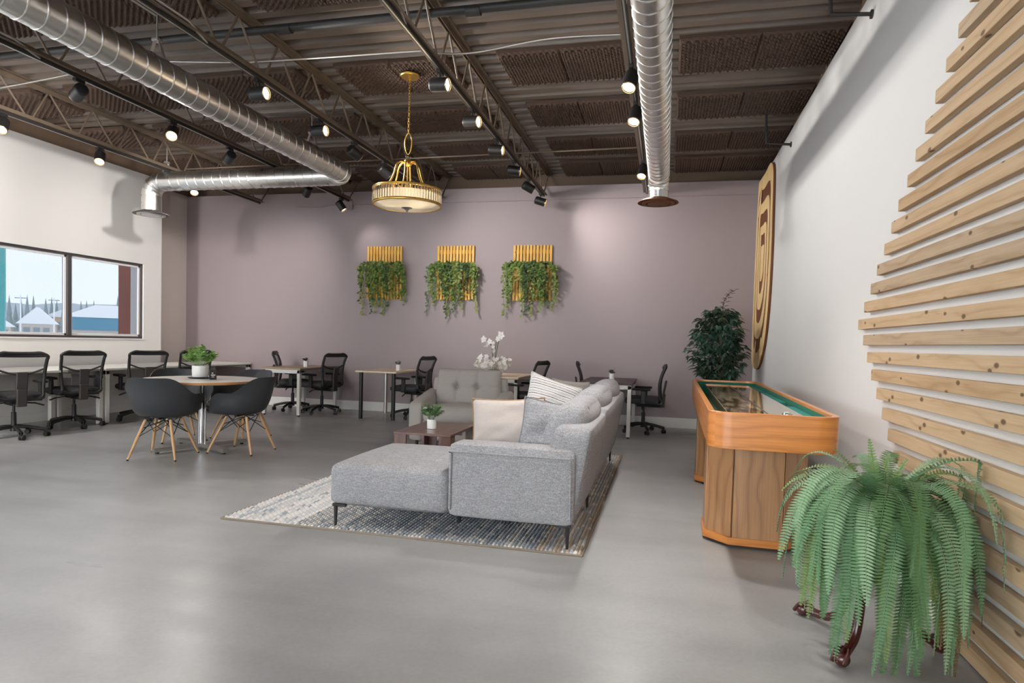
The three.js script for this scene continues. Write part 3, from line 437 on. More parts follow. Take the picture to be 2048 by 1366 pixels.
// ---------- task chairs ----------
function makeTaskChair(arms) {                       // faces -z
  const o = thing('task_chair', 'black mesh-back swivel task chair', 'office chair');
  const hub = [cyl(0.035, 0.03, 0.07, 0, 0.075, 0, 18)], R = 0.30, armsG = [];
  for (let i = 0; i < 5; i++) { const a = i * Math.PI * 0.4 + 0.35, c = Math.cos(a), s = Math.sin(a); armsG.push(norm(tube([[0.02, 0.125], [0.12, 0.118], [0.22, 0.098], [R, 0.078]].map(([r, y]) => [r * c, y, r * s]), 0.021, 10, 8))); }
  obj('star_base', [...hub, ...armsG], M.black, o);
  const wheel = [0.013, -0.013].map((x) => { const g = new THREE.CylinderGeometry(0.027, 0.027, 0.02, 16); return g.rotateZ(Math.PI / 2).translate(x * 1.25, 0.027, 0.012); });
  const caster = join([...wheel, rb(-0.008, 0.008, 0.03, 0.062, -0.01, 0.02, 0.004), cyl(0.007, 0.007, 0.05, 0, 0.045, 0, 8), rb(-0.028, 0.028, 0.034, 0.06, -0.006, 0.034, 0.012)]);
  for (let i = 0; i < 5; i++) { const a = i * Math.PI * 0.4 + 0.35, m = obj('caster', caster, M.black, o); m.position.set(Math.cos(a) * R, 0, Math.sin(a) * R); m.rotation.y = i * 1.7 + 0.4; }
  obj('gas_cylinder', [cyl(0.027, 0.025, 0.17, 0, 0.12, 0, 16), cyl(0.015, 0.015, 0.12, 0, 0.28, 0, 12)], M.black, o);
  obj('tilt_mechanism', [rb(-0.07, 0.07, 0.375, 0.43, -0.1, 0.12, 0.015), rb(-0.13, 0.13, 0.405, 0.43, -0.12, -0.02, 0.01), rb(-0.04, 0.04, 0.37, 0.41, 0.05, 0.26, 0.012)], M.blackMatte, o);
  for (const [s, z] of [[1, -0.04], [1, 0.06], [-1, -0.02]]) obj('lever', [bar([s * 0.06, 0.4, z], [s * 0.2, 0.385, z + 0.01], 0.006), bar([s * 0.2, 0.385, z + 0.01], [s * 0.27, 0.36, z + 0.015], 0.009)], M.black, o);
  const seat = soft(0.5, 0.08, 0.48, 0.038, [0, 0.014, 0], 6), sp = seat.attributes.position; for (let i = 0; i < sp.count; i++) { const z = sp.getZ(i); sp.setY(i, sp.getY(i) + (z < -0.1 ? -0.6 * (z + 0.1) * (z + 0.1) : 0)); } seat.computeVertexNormals();
  obj('seat', [seat.translate(0, 0.475, -0.02)], M.charcoal, o, 'dark grey padded seat'); obj('seat_pan', [rb(-0.22, 0.22, 0.425, 0.447, -0.24, 0.2, 0.01)], M.black, o);
  // back: bowed frame with stretched mesh
  const bend = (x, y) => 0.235 + (y - 0.5) * 0.16 - 0.05 * Math.sin((y - 0.5) / 0.5 * Math.PI) + 0.0 - 0.9 * (0.05 - x * x) * 0.6, yb = 0.45, yt = 0.97;
  const half = (y) => 0.212 + 0.033 * ((y - yb) / (yt - yb)), pt = (x, y, dz = 0) => [x, y, bend(x, y) + dz];
  const loop = []; const N = 12; for (let i = 0; i <= N; i++) { const y = yb + (yt - yb) * (0.06 + 0.88 * i / N); loop.push(pt(-half(y), y)); } for (let i = 1; i < 8; i++) { const x = -half(yt) + 2 * half(yt) * i / 8; loop.push(pt(x * 0.96, yt + 0.006 - 0.014 * Math.sin(i / 8 * Math.PI) * 0.5)); } for (let i = N; i >= 0; i--) { const y = yb + (yt - yb) * (0.06 + 0.88 * i / N); loop.push(pt(half(y), y)); } for (let i = 7; i > 0; i--) { const x = -half(yb) + 2 * half(yb) * i / 8; loop.push(pt(x * 0.93, yb)); }
  obj('back_frame', [norm(tube(loop, 0.019, 110, 8, true)), norm(tube([-0.9, -0.5, 0, 0.5, 0.9].map((k) => pt(k * half(yt), yt - 0.02 - 0.006 * (1 - k * k))), 0.022, 16, 8))], M.black, o);
  obj('mesh_back', [grid(14, 14, (u, v) => { const y = yb + 0.01 + (yt - yb - 0.03) * v; return pt((u * 2 - 1) * half(y) * 0.97, y); })], M.mesh, o, 'see-through black mesh');
  obj('lumbar_bar', [tube([pt(-0.215, 0.79, 0.008), pt(-0.1, 0.745, 0.035), pt(0, 0.73, 0.045), pt(0.1, 0.745, 0.035), pt(0.215, 0.79, 0.008)], 0.011, 20, 8)], M.plasticGrey, o);
  const y0 = 0.40, spine = [rb(-0.055, 0.055, 0.55, 0.76, 0, 0.03, 0.012), rb(-0.05, 0.05, 0.39, 0.57, 0.005, 0.045, 0.014), rb(-0.048, 0.048, 0.375, 0.41, -0.02, 0.045, 0.01)].map((g) => { const p = g.attributes.position; for (let i = 0; i < p.count; i++) { const y = p.getY(i); p.setZ(i, p.getZ(i) + 0.235 + Math.max(0, (y - 0.5) * 0.16) + 0.015); } return g; });
  obj('spine', spine, M.plasticGrey, o, 'dark plastic back support');
  if (arms) for (const s of [-1, 1]) { const a = new THREE.Group(); a.name = 'armrest'; o.add(a); obj('armrest_post', [rb(s * 0.235, s * 0.275, 0.44, 0.62, -0.03, 0.035, 0.012), rb(s * 0.12, s * 0.275, 0.43, 0.455, -0.03, 0.035, 0.008)], M.black, a); obj('armrest_pad', [rb(s * 0.215, s * 0.305, 0.62, 0.65, -0.15, 0.1, 0.014, 3)], M.blackMatte, a); }
  return o;
}
{
  const A = makeTaskChair(true), g = 'mesh-back task chairs', H = Math.PI / 2;   // turn +90 deg: faces -x
  const list = [
    [-7.2, -5.75, 1.15, 'black mesh task chair at the first window desk, farthest from the mauve wall'], [-7.36, -6.66, 1.2, 'black mesh task chair at the first window desk, nearer the round table'], [-7.22, -7.58, 1.12, 'black mesh task chair behind the round table, at the window desk under the off-white corner'], [-7.3, -8.6, 1.15, 'black mesh task chair at the corner window desk by the beige recess'],
    [-6.08, -9.6, -H + 0.45, 'black mesh task chair on the window side of the white-legged desk with grey top'], [-5.42, -9.4, H - 0.25, 'black mesh task chair on the planter side of the white-legged desk with grey top'],
    [-3.9, -9.5, H - 0.15, 'black mesh task chair at the black-legged desk'], [-2.0, -9.15, H - 0.2, 'black mesh task chair at the desk with the orchids'], [-0.98, -9.5, -H + 0.15, 'black mesh task chair at the dark-topped desk, backing onto the orchid desk'], [-0.28, -9.4, H - 0.02, 'black mesh task chair at the dark-topped desk, nearest the shuffleboard table']];
  list.forEach(([x, z, t, l], i) => { if (i) dup(A, [x, 0, z], t, l, g); else { A.position.set(x, 0, z); A.rotation.y = t; A.userData.label = l; A.userData.group = g; } });
}

// ---------- desks ----------
function endDesk(x0, x1, z0, z1, h, kind, label, drop = 0) {   // set end-on to the mauve wall
  const o = thing('desk', label, 'desk'), f = kind === 'black' ? M.black : M.whiteMetal;
  const top = { grey: std({ map: T.lightwood, color: lin(178, 168, 160), roughness: 0.4 }), black: M.lightwood, wood: M.lightwood, dark: std({ map: T.walnut, color: lin(150, 130, 130), roughness: 0.4 }) }[kind];
  obj('desktop', uvm(rb(x0, x1, h - 0.025, h, z0, z1, 0.004), 2), top, o);
  if (kind === 'black') { for (const [x, z] of [[x0 + 0.07, z1 - 0.07], [x1 - 0.07, z1 - 0.07], [x0 + 0.07, z0 + 0.1], [x1 - 0.07, z0 + 0.1]]) obj('leg', [cyl(0.03, 0.03, h - 0.025, x, 0, z, 18)], z > -9.5 ? M.black : M.conduit, o); return o; }
  for (const z of [z1 - 0.035, z0 + 0.08]) { obj('leg_frame', [rb(x0 + 0.015, x0 + 0.065, 0.02, h - 0.03, z - 0.025, z + 0.025, 0.005), rb(x1 - 0.065, x1 - 0.015, 0.02, h - 0.03, z - 0.025, z + 0.025, 0.005), rb(x0 + 0.015, x1 - 0.015, h - 0.085, h - 0.027, z - 0.025, z + 0.025, 0.005)], f, o, 'white square-tube leg frame'); for (const x of [x0 + 0.04, x1 - 0.04]) obj('foot', [cyl(0.018, 0.018, 0.02, x, 0, z, 12)], M.black, o); }
  obj('beam', [rb((x0 + x1) / 2 - 0.03, (x0 + x1) / 2 + 0.03, h - 0.075, h - 0.03, z0 + 0.1, z1 - 0.06, 0.005)], f, o); return o;
}
endDesk(-6.14, -5.46, -10.05, -8.82, 0.75, 'grey', 'white square-legged desk with grey wood top beside the round table');
endDesk(-4.62, -3.94, -10.05, -8.98, 0.745, 'black', 'light wood desk on round black legs');
endDesk(-2.72, -2.02, -10.05, -8.86, 0.745, 'wood', 'white square-legged desk with light wood top behind the grey armchair');
endDesk(-1.12, -0.41, -10.05, -8.62, 0.74, 'dark', 'white square-legged desk with dark top behind the sofa');
for (const [z0, z1, l] of [[-7.0 + 0.01, -5.45, 'white desk under the window, first of the row'], [-8.55, -7.0, 'white desk under the window, between the first and the corner desk'], [-10.08, -8.56, 'white desk in the corner by the beige recess']]) {
  const o = thing('window_desk', l, 'desk', [0, 0, 0], 0, 'row of white window desks'), x0 = -8.1, x1 = -7.22, h = 0.745;
  obj('desktop', [rb(x0, x1, h - 0.028, h, z0 + 0.005, z1 - 0.005, 0.004)], M.deskWhite, o);
  for (const z of [z0 + 0.045, z1 - 0.045]) obj('leg_frame', [rb(x1 - 0.07, x1 - 0.01, 0.015, h - 0.03, z - 0.03, z + 0.03, 0.005), rb(x0 + 0.02, x0 + 0.08, 0.015, h - 0.03, z - 0.03, z + 0.03, 0.005), rb(x0 + 0.02, x1 - 0.01, h - 0.085, h - 0.03, z - 0.03, z + 0.03, 0.005)], M.deskWhite, o);
  for (const z of [z0 + 0.045, z1 - 0.045]) obj('foot', [cyl(0.02, 0.02, 0.016, x1 - 0.04, 0, z, 12), cyl(0.02, 0.02, 0.016, x0 + 0.05, 0, z, 12)], M.black, o);
  obj('modesty_panel', [rb(x0 + 0.2, x0 + 0.215, 0.36, h - 0.035, z0 + 0.1, z1 - 0.1, 0.003)], M.deskWhite, o, 'cream panel under the top');
}

// ---------- round table and shell chairs ----------
{
  const o = thing('round_table', 'round cafe table with pale top, wooden edge and chrome column', 'table', [-4.85, 0, -5.93]);
  obj('tabletop', [lathe([[0, 0.727], [0.585, 0.727], [0.597, 0.735], [0.597, 0.754], [0.592, 0.757], [0, 0.757]], 72)].map((g) => uvm(g, 0)), std({ map: T.laminate, roughness: 0.3 }), o, 'pale laminate top');
  obj('edge_band', [lathe([[0.596, 0.731], [0.602, 0.733], [0.602, 0.754], [0.596, 0.756]], 72)], std({ color: lin(196, 140, 84), roughness: 0.5 }), o, 'tan wooden edge');
  obj('column', [cyl(0.04, 0.04, 0.66, 0, 0.06, 0, 28), ...[0, 1, 2, 3].map((k) => bar([0.041 * Math.cos(k * 1.57), 0.06, 0.041 * Math.sin(k * 1.57)], [0.041 * Math.cos(k * 1.57), 0.715, 0.041 * Math.sin(k * 1.57)], 0.008))], M.chrome, o);
  obj('top_plate', [rb(-0.2, 0.2, 0.712, 0.727, -0.03, 0.03, 0.004), rb(-0.03, 0.03, 0.712, 0.727, -0.2, 0.2, 0.004)], M.steel, o);
  for (const a of [0.42, 1.99, 3.56, 5.13]) { const c = Math.cos(a), s = Math.sin(a); obj('base_arm', [sqbar([0.02 * c, 0.045, 0.02 * s], [0.5 * c, 0.038, 0.5 * s], 0.06, 0.04)], M.steel, o); obj('foot', [cyl(0.018, 0.02, 0.02, 0.46 * c, 0, 0.46 * s, 12)], M.black, o); }
}
function makeShellChair() {                            // faces -z
  const o = thing('shell_armchair', 'dark grey moulded shell armchair on wooden dowel legs', 'chair');
  const sm = (a, b, x) => sstep(a, b, x);
  const rim = (th) => { const b = Math.sin(th), c = Math.cos(th); // b=1 at the back, -1 at the front
    const back = 0.645 + 0.165 * sm(0.2, 0.88, b); return b > -0.1 ? back : 0.645 - 0.215 * sm(-0.1, -0.85, b); };
  const rad = (th) => { const b = Math.sin(th), c = Math.abs(Math.cos(th)); return (b > 0 ? 0.285 + 0.03 * c * c : 0.27 + 0.05 * c * c + 0.0 * b) + 0.018 * sm(0.1, -0.6, b); };
  const y0 = 0.405, N = 72, K = 16;
  const P = (u, v, off) => { const th = u * Math.PI * 2, s = v * Math.PI / 2, b = Math.sin(th), h = rim(th) - y0; let r = rad(th) * Math.pow(Math.sin(s), 0.56), y = y0 + h * Math.pow(1 - Math.cos(s), 1.6);
    const fl = v > 0.85 ? (v - 0.85) / 0.15 : 0; r += fl * fl * (b > -0.5 ? 0.026 : 0.01); if (b < -0.6) y -= fl * fl * 0.015; const lean = (y - y0) * (b > 0 ? 0.16 * b : 0);
    r -= off * Math.sin(s); y += off * Math.cos(s); return [r * Math.cos(th), y, r * b + lean - 0.02]; };
  const outer = grid(N, K, (u, v) => P(u, v, 0), true), inner = grid(N, K, (u, v) => P(u, v, 0.008), true), edge = grid(N, 1, (u, v) => P(u, 1, 0.008 * v), true);
  obj('shell', [outer, inner, edge], M.shell, o);
  const feet = [[-0.235, -0.255], [0.235, -0.255], [0.225, 0.25], [-0.225, 0.25]], tops = [[-0.12, -0.1], [0.12, -0.1], [0.115, 0.115], [-0.115, 0.115]];
  const at = (i, y) => { const t = 1 - y / 0.4; return [tops[i][0] + (feet[i][0] - tops[i][0]) * t, y, tops[i][1] + (feet[i][1] - tops[i][1]) * t]; };
  for (let i = 0; i < 4; i++) { const l = obj('leg', [norm(bar(at(i, 0.012), at(i, 0.2), 0.0105, 0.015, 12)), norm(bar(at(i, 0.2), at(i, 0.385), 0.015, 0.0135, 12))], M.dowel, o); obj('foot_cap', [bar(at(i, 0.0), at(i, 0.014), 0.0105, 0.0105, 10)], M.blackMatte, l); }
  const w = []; for (let i = 0; i < 4; i++) { const j = (i + 1) % 4; w.push(bar(at(i, 0.22), [...at(j, 0.4)], 0.0042, 0.0042, 6), bar(at(j, 0.22), at(i, 0.4), 0.0042, 0.0042, 6)); w.push(bar(at(i, 0.3), [0, 0.37, 0], 0.0042, 0.0042, 6)); }
  obj('wire_brace', w, M.black, o); obj('mount', [rb(-0.13, 0.13, 0.385, 0.402, -0.014, 0.014, 0.004), rb(-0.014, 0.014, 0.385, 0.402, -0.12, 0.13, 0.004)], M.black, o);
  return o;
}
{
  const A = makeShellChair(), g = 'shell armchairs round the cafe table', L = 'dark grey shell armchair with dowel legs ';
  A.position.set(-4.86, 0, -5.40); A.rotation.y = 0.3; A.userData.label = L + 'on the open-floor side of the round table'; A.userData.group = g;
  dup(A, [-4.36, 0, -5.95], 1.62, L + 'on the sofa side of the round table', g); dup(A, [-4.98, 0, -6.78], Math.PI - 0.1, L + 'on the mauve-wall side of the round table', g); dup(A, [-5.5, 0, -6.35], -2.2, L + 'on the window side of the round table', g);
}

// ---------- lounge ----------
{ // rug of thick yarn rows
  const x0 = -2.87, x1 = -0.44, z0 = -7.26, z1 = -3.72, rows = 97, w = (x1 - x0) / rows, per = 5, nz = 320, pos = [], col = [], idx = [], R = rng(19), nx = rows * per;
  const pal = [rgb(228, 225, 220), rgb(208, 207, 206), rgb(178, 184, 190), rgb(156, 164, 172), rgb(198, 184, 166), rgb(184, 168, 150)].map((c) => new THREE.Color().setRGB(...c, THREE.SRGBColorSpace));
  const rc = Array.from({ length: rows }, (_, i) => { const t = i / rows, a = R(); return t > 0.88 ? (a < 0.45 ? 4 : a < 0.62 ? 5 : a < 0.85 ? 0 : 2) : t > 0.42 ? (a < 0.4 ? 2 : a < 0.62 ? 3 : a < 0.85 ? 1 : 0) : (a < 0.5 ? 0 : a < 0.85 ? 1 : 2); });
  for (let j = 0; j <= nz; j++) for (let i = 0; i <= nx; i++) {
    const row = Math.min(rows - 1, Math.floor(i / per)), f = (i % per) / per, k = j * (z1 - z0) / nz, nub = 0.5 + 0.5 * Math.sin(k / 0.045 * 6.283 + (row & 1) * 3.1416), e = Math.min(1, Math.min(i, nx - i) / 2, Math.min(j, nz - j));
    pos.push(x0 + i * w / per, 0.002 + e * (0.003 + 0.015 * Math.sin(f * Math.PI) * (0.5 + 0.5 * nub)), z0 + k);
    const h = hash(row, Math.floor(k / 0.045 + (row & 1) * 0.5), 3), c = pal[h < 0.72 ? rc[row] : Math.floor(hash(row, Math.floor(k / 0.045 + (row & 1) * 0.5), 9) * 4)], sh = 0.9 + 0.15 * hash(i, j, 4); col.push(c.r * sh, c.g * sh, c.b * sh);
  }
  for (let j = 0; j < nz; j++) for (let i = 0; i < nx; i++) { const a = j * (nx + 1) + i, b = a + 1, c = a + nx + 1, d = c + 1; idx.push(a, c, d, a, d, b); }
  const g = new THREE.BufferGeometry(); g.setAttribute('position', new THREE.Float32BufferAttribute(pos, 3)); g.setAttribute('color', new THREE.Float32BufferAttribute(col, 3)); g.setIndex(idx); g.computeVertexNormals();
  const o = thing('area_rug', 'chunky woven rug in cream, grey-blue and tan rows under the sectional sofa', 'rug');
  const m = new THREE.Mesh(g, std({ vertexColors: true, roughness: 0.95 })); m.name = 'yarn_rows'; m.castShadow = m.receiveShadow = true; o.add(m);
  obj('binding', [rb(x0 - 0.012, x1 + 0.012, 0, 0.012, z1, z1 + 0.012, 0.004), rb(x0 - 0.012, x1 + 0.012, 0, 0.012, z0 - 0.012, z0, 0.004), rb(x0 - 0.012, x0, 0, 0.012, z0, z1, 0.004), rb(x1, x1 + 0.012, 0, 0.012, z0, z1, 0.004)], std({ color: lin(140, 126, 110), roughness: 0.95 }), o);
}
const U = (g) => uvm(g);
{ // sectional sofa: back towards the slatted wall, chaise at its near end
  const o = thing('sectional_sofa', 'grey tweed sectional sofa with chaise on thin dark legs', 'sofa'), y0 = 0.155;
  const S = (x0, x1, ya, yb, z0, z1, r, puff, seg) => soft(x1 - x0, yb - ya, z1 - z0, r, puff, seg).translate((x0 + x1) / 2, (ya + yb) / 2, (z0 + z1) / 2);
  obj('chaise', U(S(-2.11, -1.285, y0, 0.425, -4.72, -3.755, 0.05, [0.012, 0.03, 0.012], 9)), M.sofa, o);
  obj('near_arm', U(S(-1.29, -0.50, y0, 0.612, -3.965, -3.75, 0.035, [0.004, 0.006, 0.006], 9)), M.sofa, o);
  { const e = []; for (const [y, z] of [[0.562, -3.746]]) e.push(tube([[-1.27, 0.2, z], [-1.268, 0.53, z], [-1.25, y, z], [-0.9, y, z - 0.002], [-0.56, y, z], [-0.525, y - 0.03, z], [-0.518, 0.2, z]], 0.007, 60, 6)); obj('arm_piping', e.map(U), M.sofa, o); }
  obj('seat_base', U(S(-1.5, -0.62, y0, 0.31, -6.83, -3.95, 0.03, [0, 0, 0], 6)), M.sofa, o);
  for (const [a, b] of [[-4.93, -3.97], [-5.88, -4.94], [-6.82, -5.89]]) obj('seat_cushion', U(S(-1.5, -0.72, 0.29, 0.455, a, b, 0.05, [0.01, 0.03, 0.0], 7)), M.sofa, o);
  // leaning back units
  const lean = (g, k = 0.17) => { const p = g.attributes.position; for (let i = 0; i < p.count; i++) p.setX(i, p.getX(i) + (p.getY(i) - 0.3) * k); g.computeVertexNormals(); return g; };
  for (const [a, b, t] of [[-4.78, -3.80, 0.745], [-6.84, -4.80, 0.765]]) obj('backrest', U(lean(S(-0.72, -0.47, y0, t, a, b, 0.05, [0.01, 0.01, 0.0], 9))), M.sofa, o);
  for (const [z, h, tw] of [[-4.42, 0.86, 0.1], [-5.35, 0.885, 0.0], [-6.28, 0.89, -0.05]]) obj('back_cushion', U(lean(S(-0.86, -0.6, 0.43, h, z - 0.46, z + 0.46, 0.11, [0.04, 0.02, 0.0], 9), 0.3)), M.sofa, o);
  obj('far_arm', U(S(-1.45, -0.55, y0, 0.6, -6.99, -6.82, 0.035, [0.004, 0.006, 0.006], 7)), M.sofa, o);
  const legG = (x, z) => [norm(bar([x, 0.012, z], [x, y0, z], 0.008, 0.015, 10)), norm(rb(x - 0.02, x + 0.075, y0 - 0.014, y0 + 0.005, z - 0.012, z + 0.012, 0.003))];
  for (const [x, z] of [[-2.07, -3.79], [-2.07, -4.66], [-1.32, -4.1], [-0.535, -3.79], [-0.535, -4.8], [-0.535, -6.82], [-1.42, -6.85], [-1.42, -5.4]]) obj('leg', x > -1 ? legG(-x, z).map((g) => g.scale(-1, 1, 1).applyMatrix4(new THREE.Matrix4())) .map((g) => { const p = g.attributes.position; for (let i = 0; i < p.count; i += 3) { const a = V().fromBufferAttribute(p, i + 1), b = V().fromBufferAttribute(p, i + 2); p.setXYZ(i + 1, b.x, b.y, b.z); p.setXYZ(i + 2, a.x, a.y, a.z); } g.deleteAttribute('normal'); g.computeVertexNormals(); return g; }) : legG(x, z), M.black, o, 'thin dark metal leg');
}
function throwPillow(name, label, w, h, t, m, pos, [rx, ry, rz], seed, piping) {
  const o = thing(name, label, 'pillow', pos); o.rotation.set(rx, ry, rz, 'YXZ');
  const g = pillow(w, h, t, 20, seed); obj('cover', g.map((k) => { const p = k.attributes.position, uv = k.attributes.uv; for (let i = 0; i < p.count; i++) uv.setXY(i, p.getX(i), p.getY(i)); return k; }), m, o);
  const e = []; for (let i = 0; i < 48; i++) { const k = i / 48 * 4, s = Math.floor(k), f = (k - s) * 2 - 1, b = [[f, -1], [1, f], [-f, 1], [-1, -f]][s], px = 1 - 0.07 * (1 - b[1] ** 2) * Math.abs(b[0]) ** 4, py = 1 - 0.07 * (1 - b[0] ** 2) * Math.abs(b[1]) ** 4; e.push([b[0] * w / 2 * px, b[1] * h / 2 * py, 0]); }
  obj('piping', [tube(e, 0.006, 120, 6, true)], piping ?? m, o); return o;
}
throwPillow('throw_pillow', 'cream smooth pillow leaning on the near sofa arm', 0.5, 0.43, 0.19, M.linen, [-1.02, 0.655, -4.19], [-0.25, 0.08, 0.05], 3, std({ map: T.linen, color: lin(210, 180, 140), roughness: 0.9 }));
throwPillow('throw_pillow', 'grey tweed pillow standing beside the cream pillow', 0.42, 0.42, 0.16, M.sofa, [-0.70, 0.66, -4.09], [-0.12, 0.2, -0.14], 8);
throwPillow('throw_pillow', 'black and white striped pillow in the middle of the sofa', 0.5, 0.5, 0.16, M.stripe, [-0.98, 0.685, -5.65], [-0.3, 0.55, -0.32], 12);
throwPillow('throw_pillow', 'taupe pillow at the far end of the sofa', 0.44, 0.44, 0.15, M.armchair, [-0.88, 0.67, -6.3], [-0.3, 0.75, -0.1], 15);
{ // tufted armchair
  const o = thing('armchair', 'taupe tufted armchair with sloping arms facing the sofa chaise', 'armchair', [-2.30, 0, -7.2], 0.06), W = 0.545;
  const S = (x0, x1, ya, yb, z0, z1, r, puff, seg) => soft(x1 - x0, yb - ya, z1 - z0, r, puff, seg).translate((x0 + x1) / 2, (ya + yb) / 2, (z0 + z1) / 2);
  const slope = (g) => { const p = g.attributes.position; for (let i = 0; i < p.count; i++) if (p.getY(i) > 0.3) p.setY(i, p.getY(i) - (p.getY(i) - 0.3) / 0.32 * 0.11 * clamp((p.getZ(i) + 0.35) / 0.75)); g.computeVertexNormals(); return g; };
  for (const s of [-1, 1]) obj('arm', U(slope(S(Math.min(s * W, s * (W - 0.17)), Math.max(s * W, s * (W - 0.17)), 0.1, 0.645, -0.4, 0.4, 0.045, [0.01, 0.01, 0.006], 8))), M.armchair, o);
  obj('base', U(S(-W + 0.1, W - 0.1, 0.1, 0.34, -0.42, 0.37, 0.03, [0, 0, 0], 6)), M.armchair, o); obj('seat_cushion', U(S(-W + 0.165, W - 0.165, 0.31, 0.485, -0.25, 0.41, 0.06, [0.0, 0.03, 0.015], 8)), M.armchair, o);
  obj('back_frame', U(S(-W + 0.08, W - 0.08, 0.1, 0.8, -0.44, -0.27, 0.05, [0, 0, 0], 6)), M.armchair, o);
  const cw = 0.8, ch = 0.46, tuft = grid(48, 36, (u, v) => { const a = u * 2 - 1, b = v * 2 - 1, k = Math.pow(Math.max(0, (1 - a ** 6) * (1 - b ** 6)), 0.4); let d = 0.11 * k; for (const [tx, ty] of [[-0.31, 0.04], [0.31, 0.04]]) { const r = Math.hypot((a - tx) * cw / 2, (b - ty) * ch / 2); d -= 0.055 * Math.exp(-r * r / 0.0016); } const near = (q, c, s) => Math.exp(-(((q - c) * s) ** 2) / 0.0002); d -= 0.016 * (near(a, -0.31, cw / 2) + near(a, 0.31, cw / 2)) + 0.012 * near(b, 0.04, ch / 2); return [a * cw / 2 * (1 - 0.03 * b), b * ch / 2, d]; });
  const back = grid(4, 4, (u, v) => [-(u - 0.5) * cw * (1 - 0.03 * (v * 2 - 1)), (v - 0.5) * ch, 0]);
  obj('back_cushion', rot([tuft, back], -0.2).map((g) => U(g.translate(0, 0.675, -0.25))), M.armchair, o, 'tufted back cushion');
  for (const [x, y] of [[-0.124, 0.684], [0.124, 0.684]]) obj('button', [ball(0.012, x, y, -0.2, 10)], M.armchair, o);
  for (const [x, z] of [[-0.45, 0.34], [0.45, 0.34], [-0.45, -0.36], [0.45, -0.36]]) obj('leg', [bar([x, 0, z], [x, 0.11, z], 0.014, 0.02)], M.black, o);
}
{ // coffee table
  const x0 = -2.34, x1 = -1.80, z0 = -6.12, z1 = -5.3, h = 0.42, o = thing('coffee_table', 'dark walnut coffee table with plank legs between chaise and armchair', 'coffee table');
  obj('tabletop', uvm(rb(x0, x1, h - 0.022, h, z0, z1, 0.003), 2), M.walnut, o);
  for (const [a, b, c, d] of [[x0 + 0.005, x0 + 0.115, z1 - 0.03, z1 - 0.008], [x1 - 0.115, x1 - 0.005, z1 - 0.03, z1 - 0.008], [x0 + 0.005, x0 + 0.115, z0 + 0.008, z0 + 0.03], [x1 - 0.115, x1 - 0.005, z0 + 0.008, z0 + 0.03], [x1 - 0.03, x1 - 0.008, z1 - 0.14, z1 - 0.03], [x0 + 0.008, x0 + 0.03, z1 - 0.14, z1 - 0.03], [x1 - 0.03, x1 - 0.008, z0 + 0.03, z0 + 0.14], [x0 + 0.008, x0 + 0.03, z0 + 0.03, z0 + 0.14]]) obj('leg_plank', uvm(bx(a, b, 0.014, h - 0.022, c, d), 1), M.walnut, o);
  obj('apron', [bx(x0 + 0.03, x1 - 0.03, h - 0.06, h - 0.022, (z0 + z1) / 2 - 0.01, (z0 + z1) / 2 + 0.01)].map((g) => uvm(g, 0)), M.walnut, o);
}

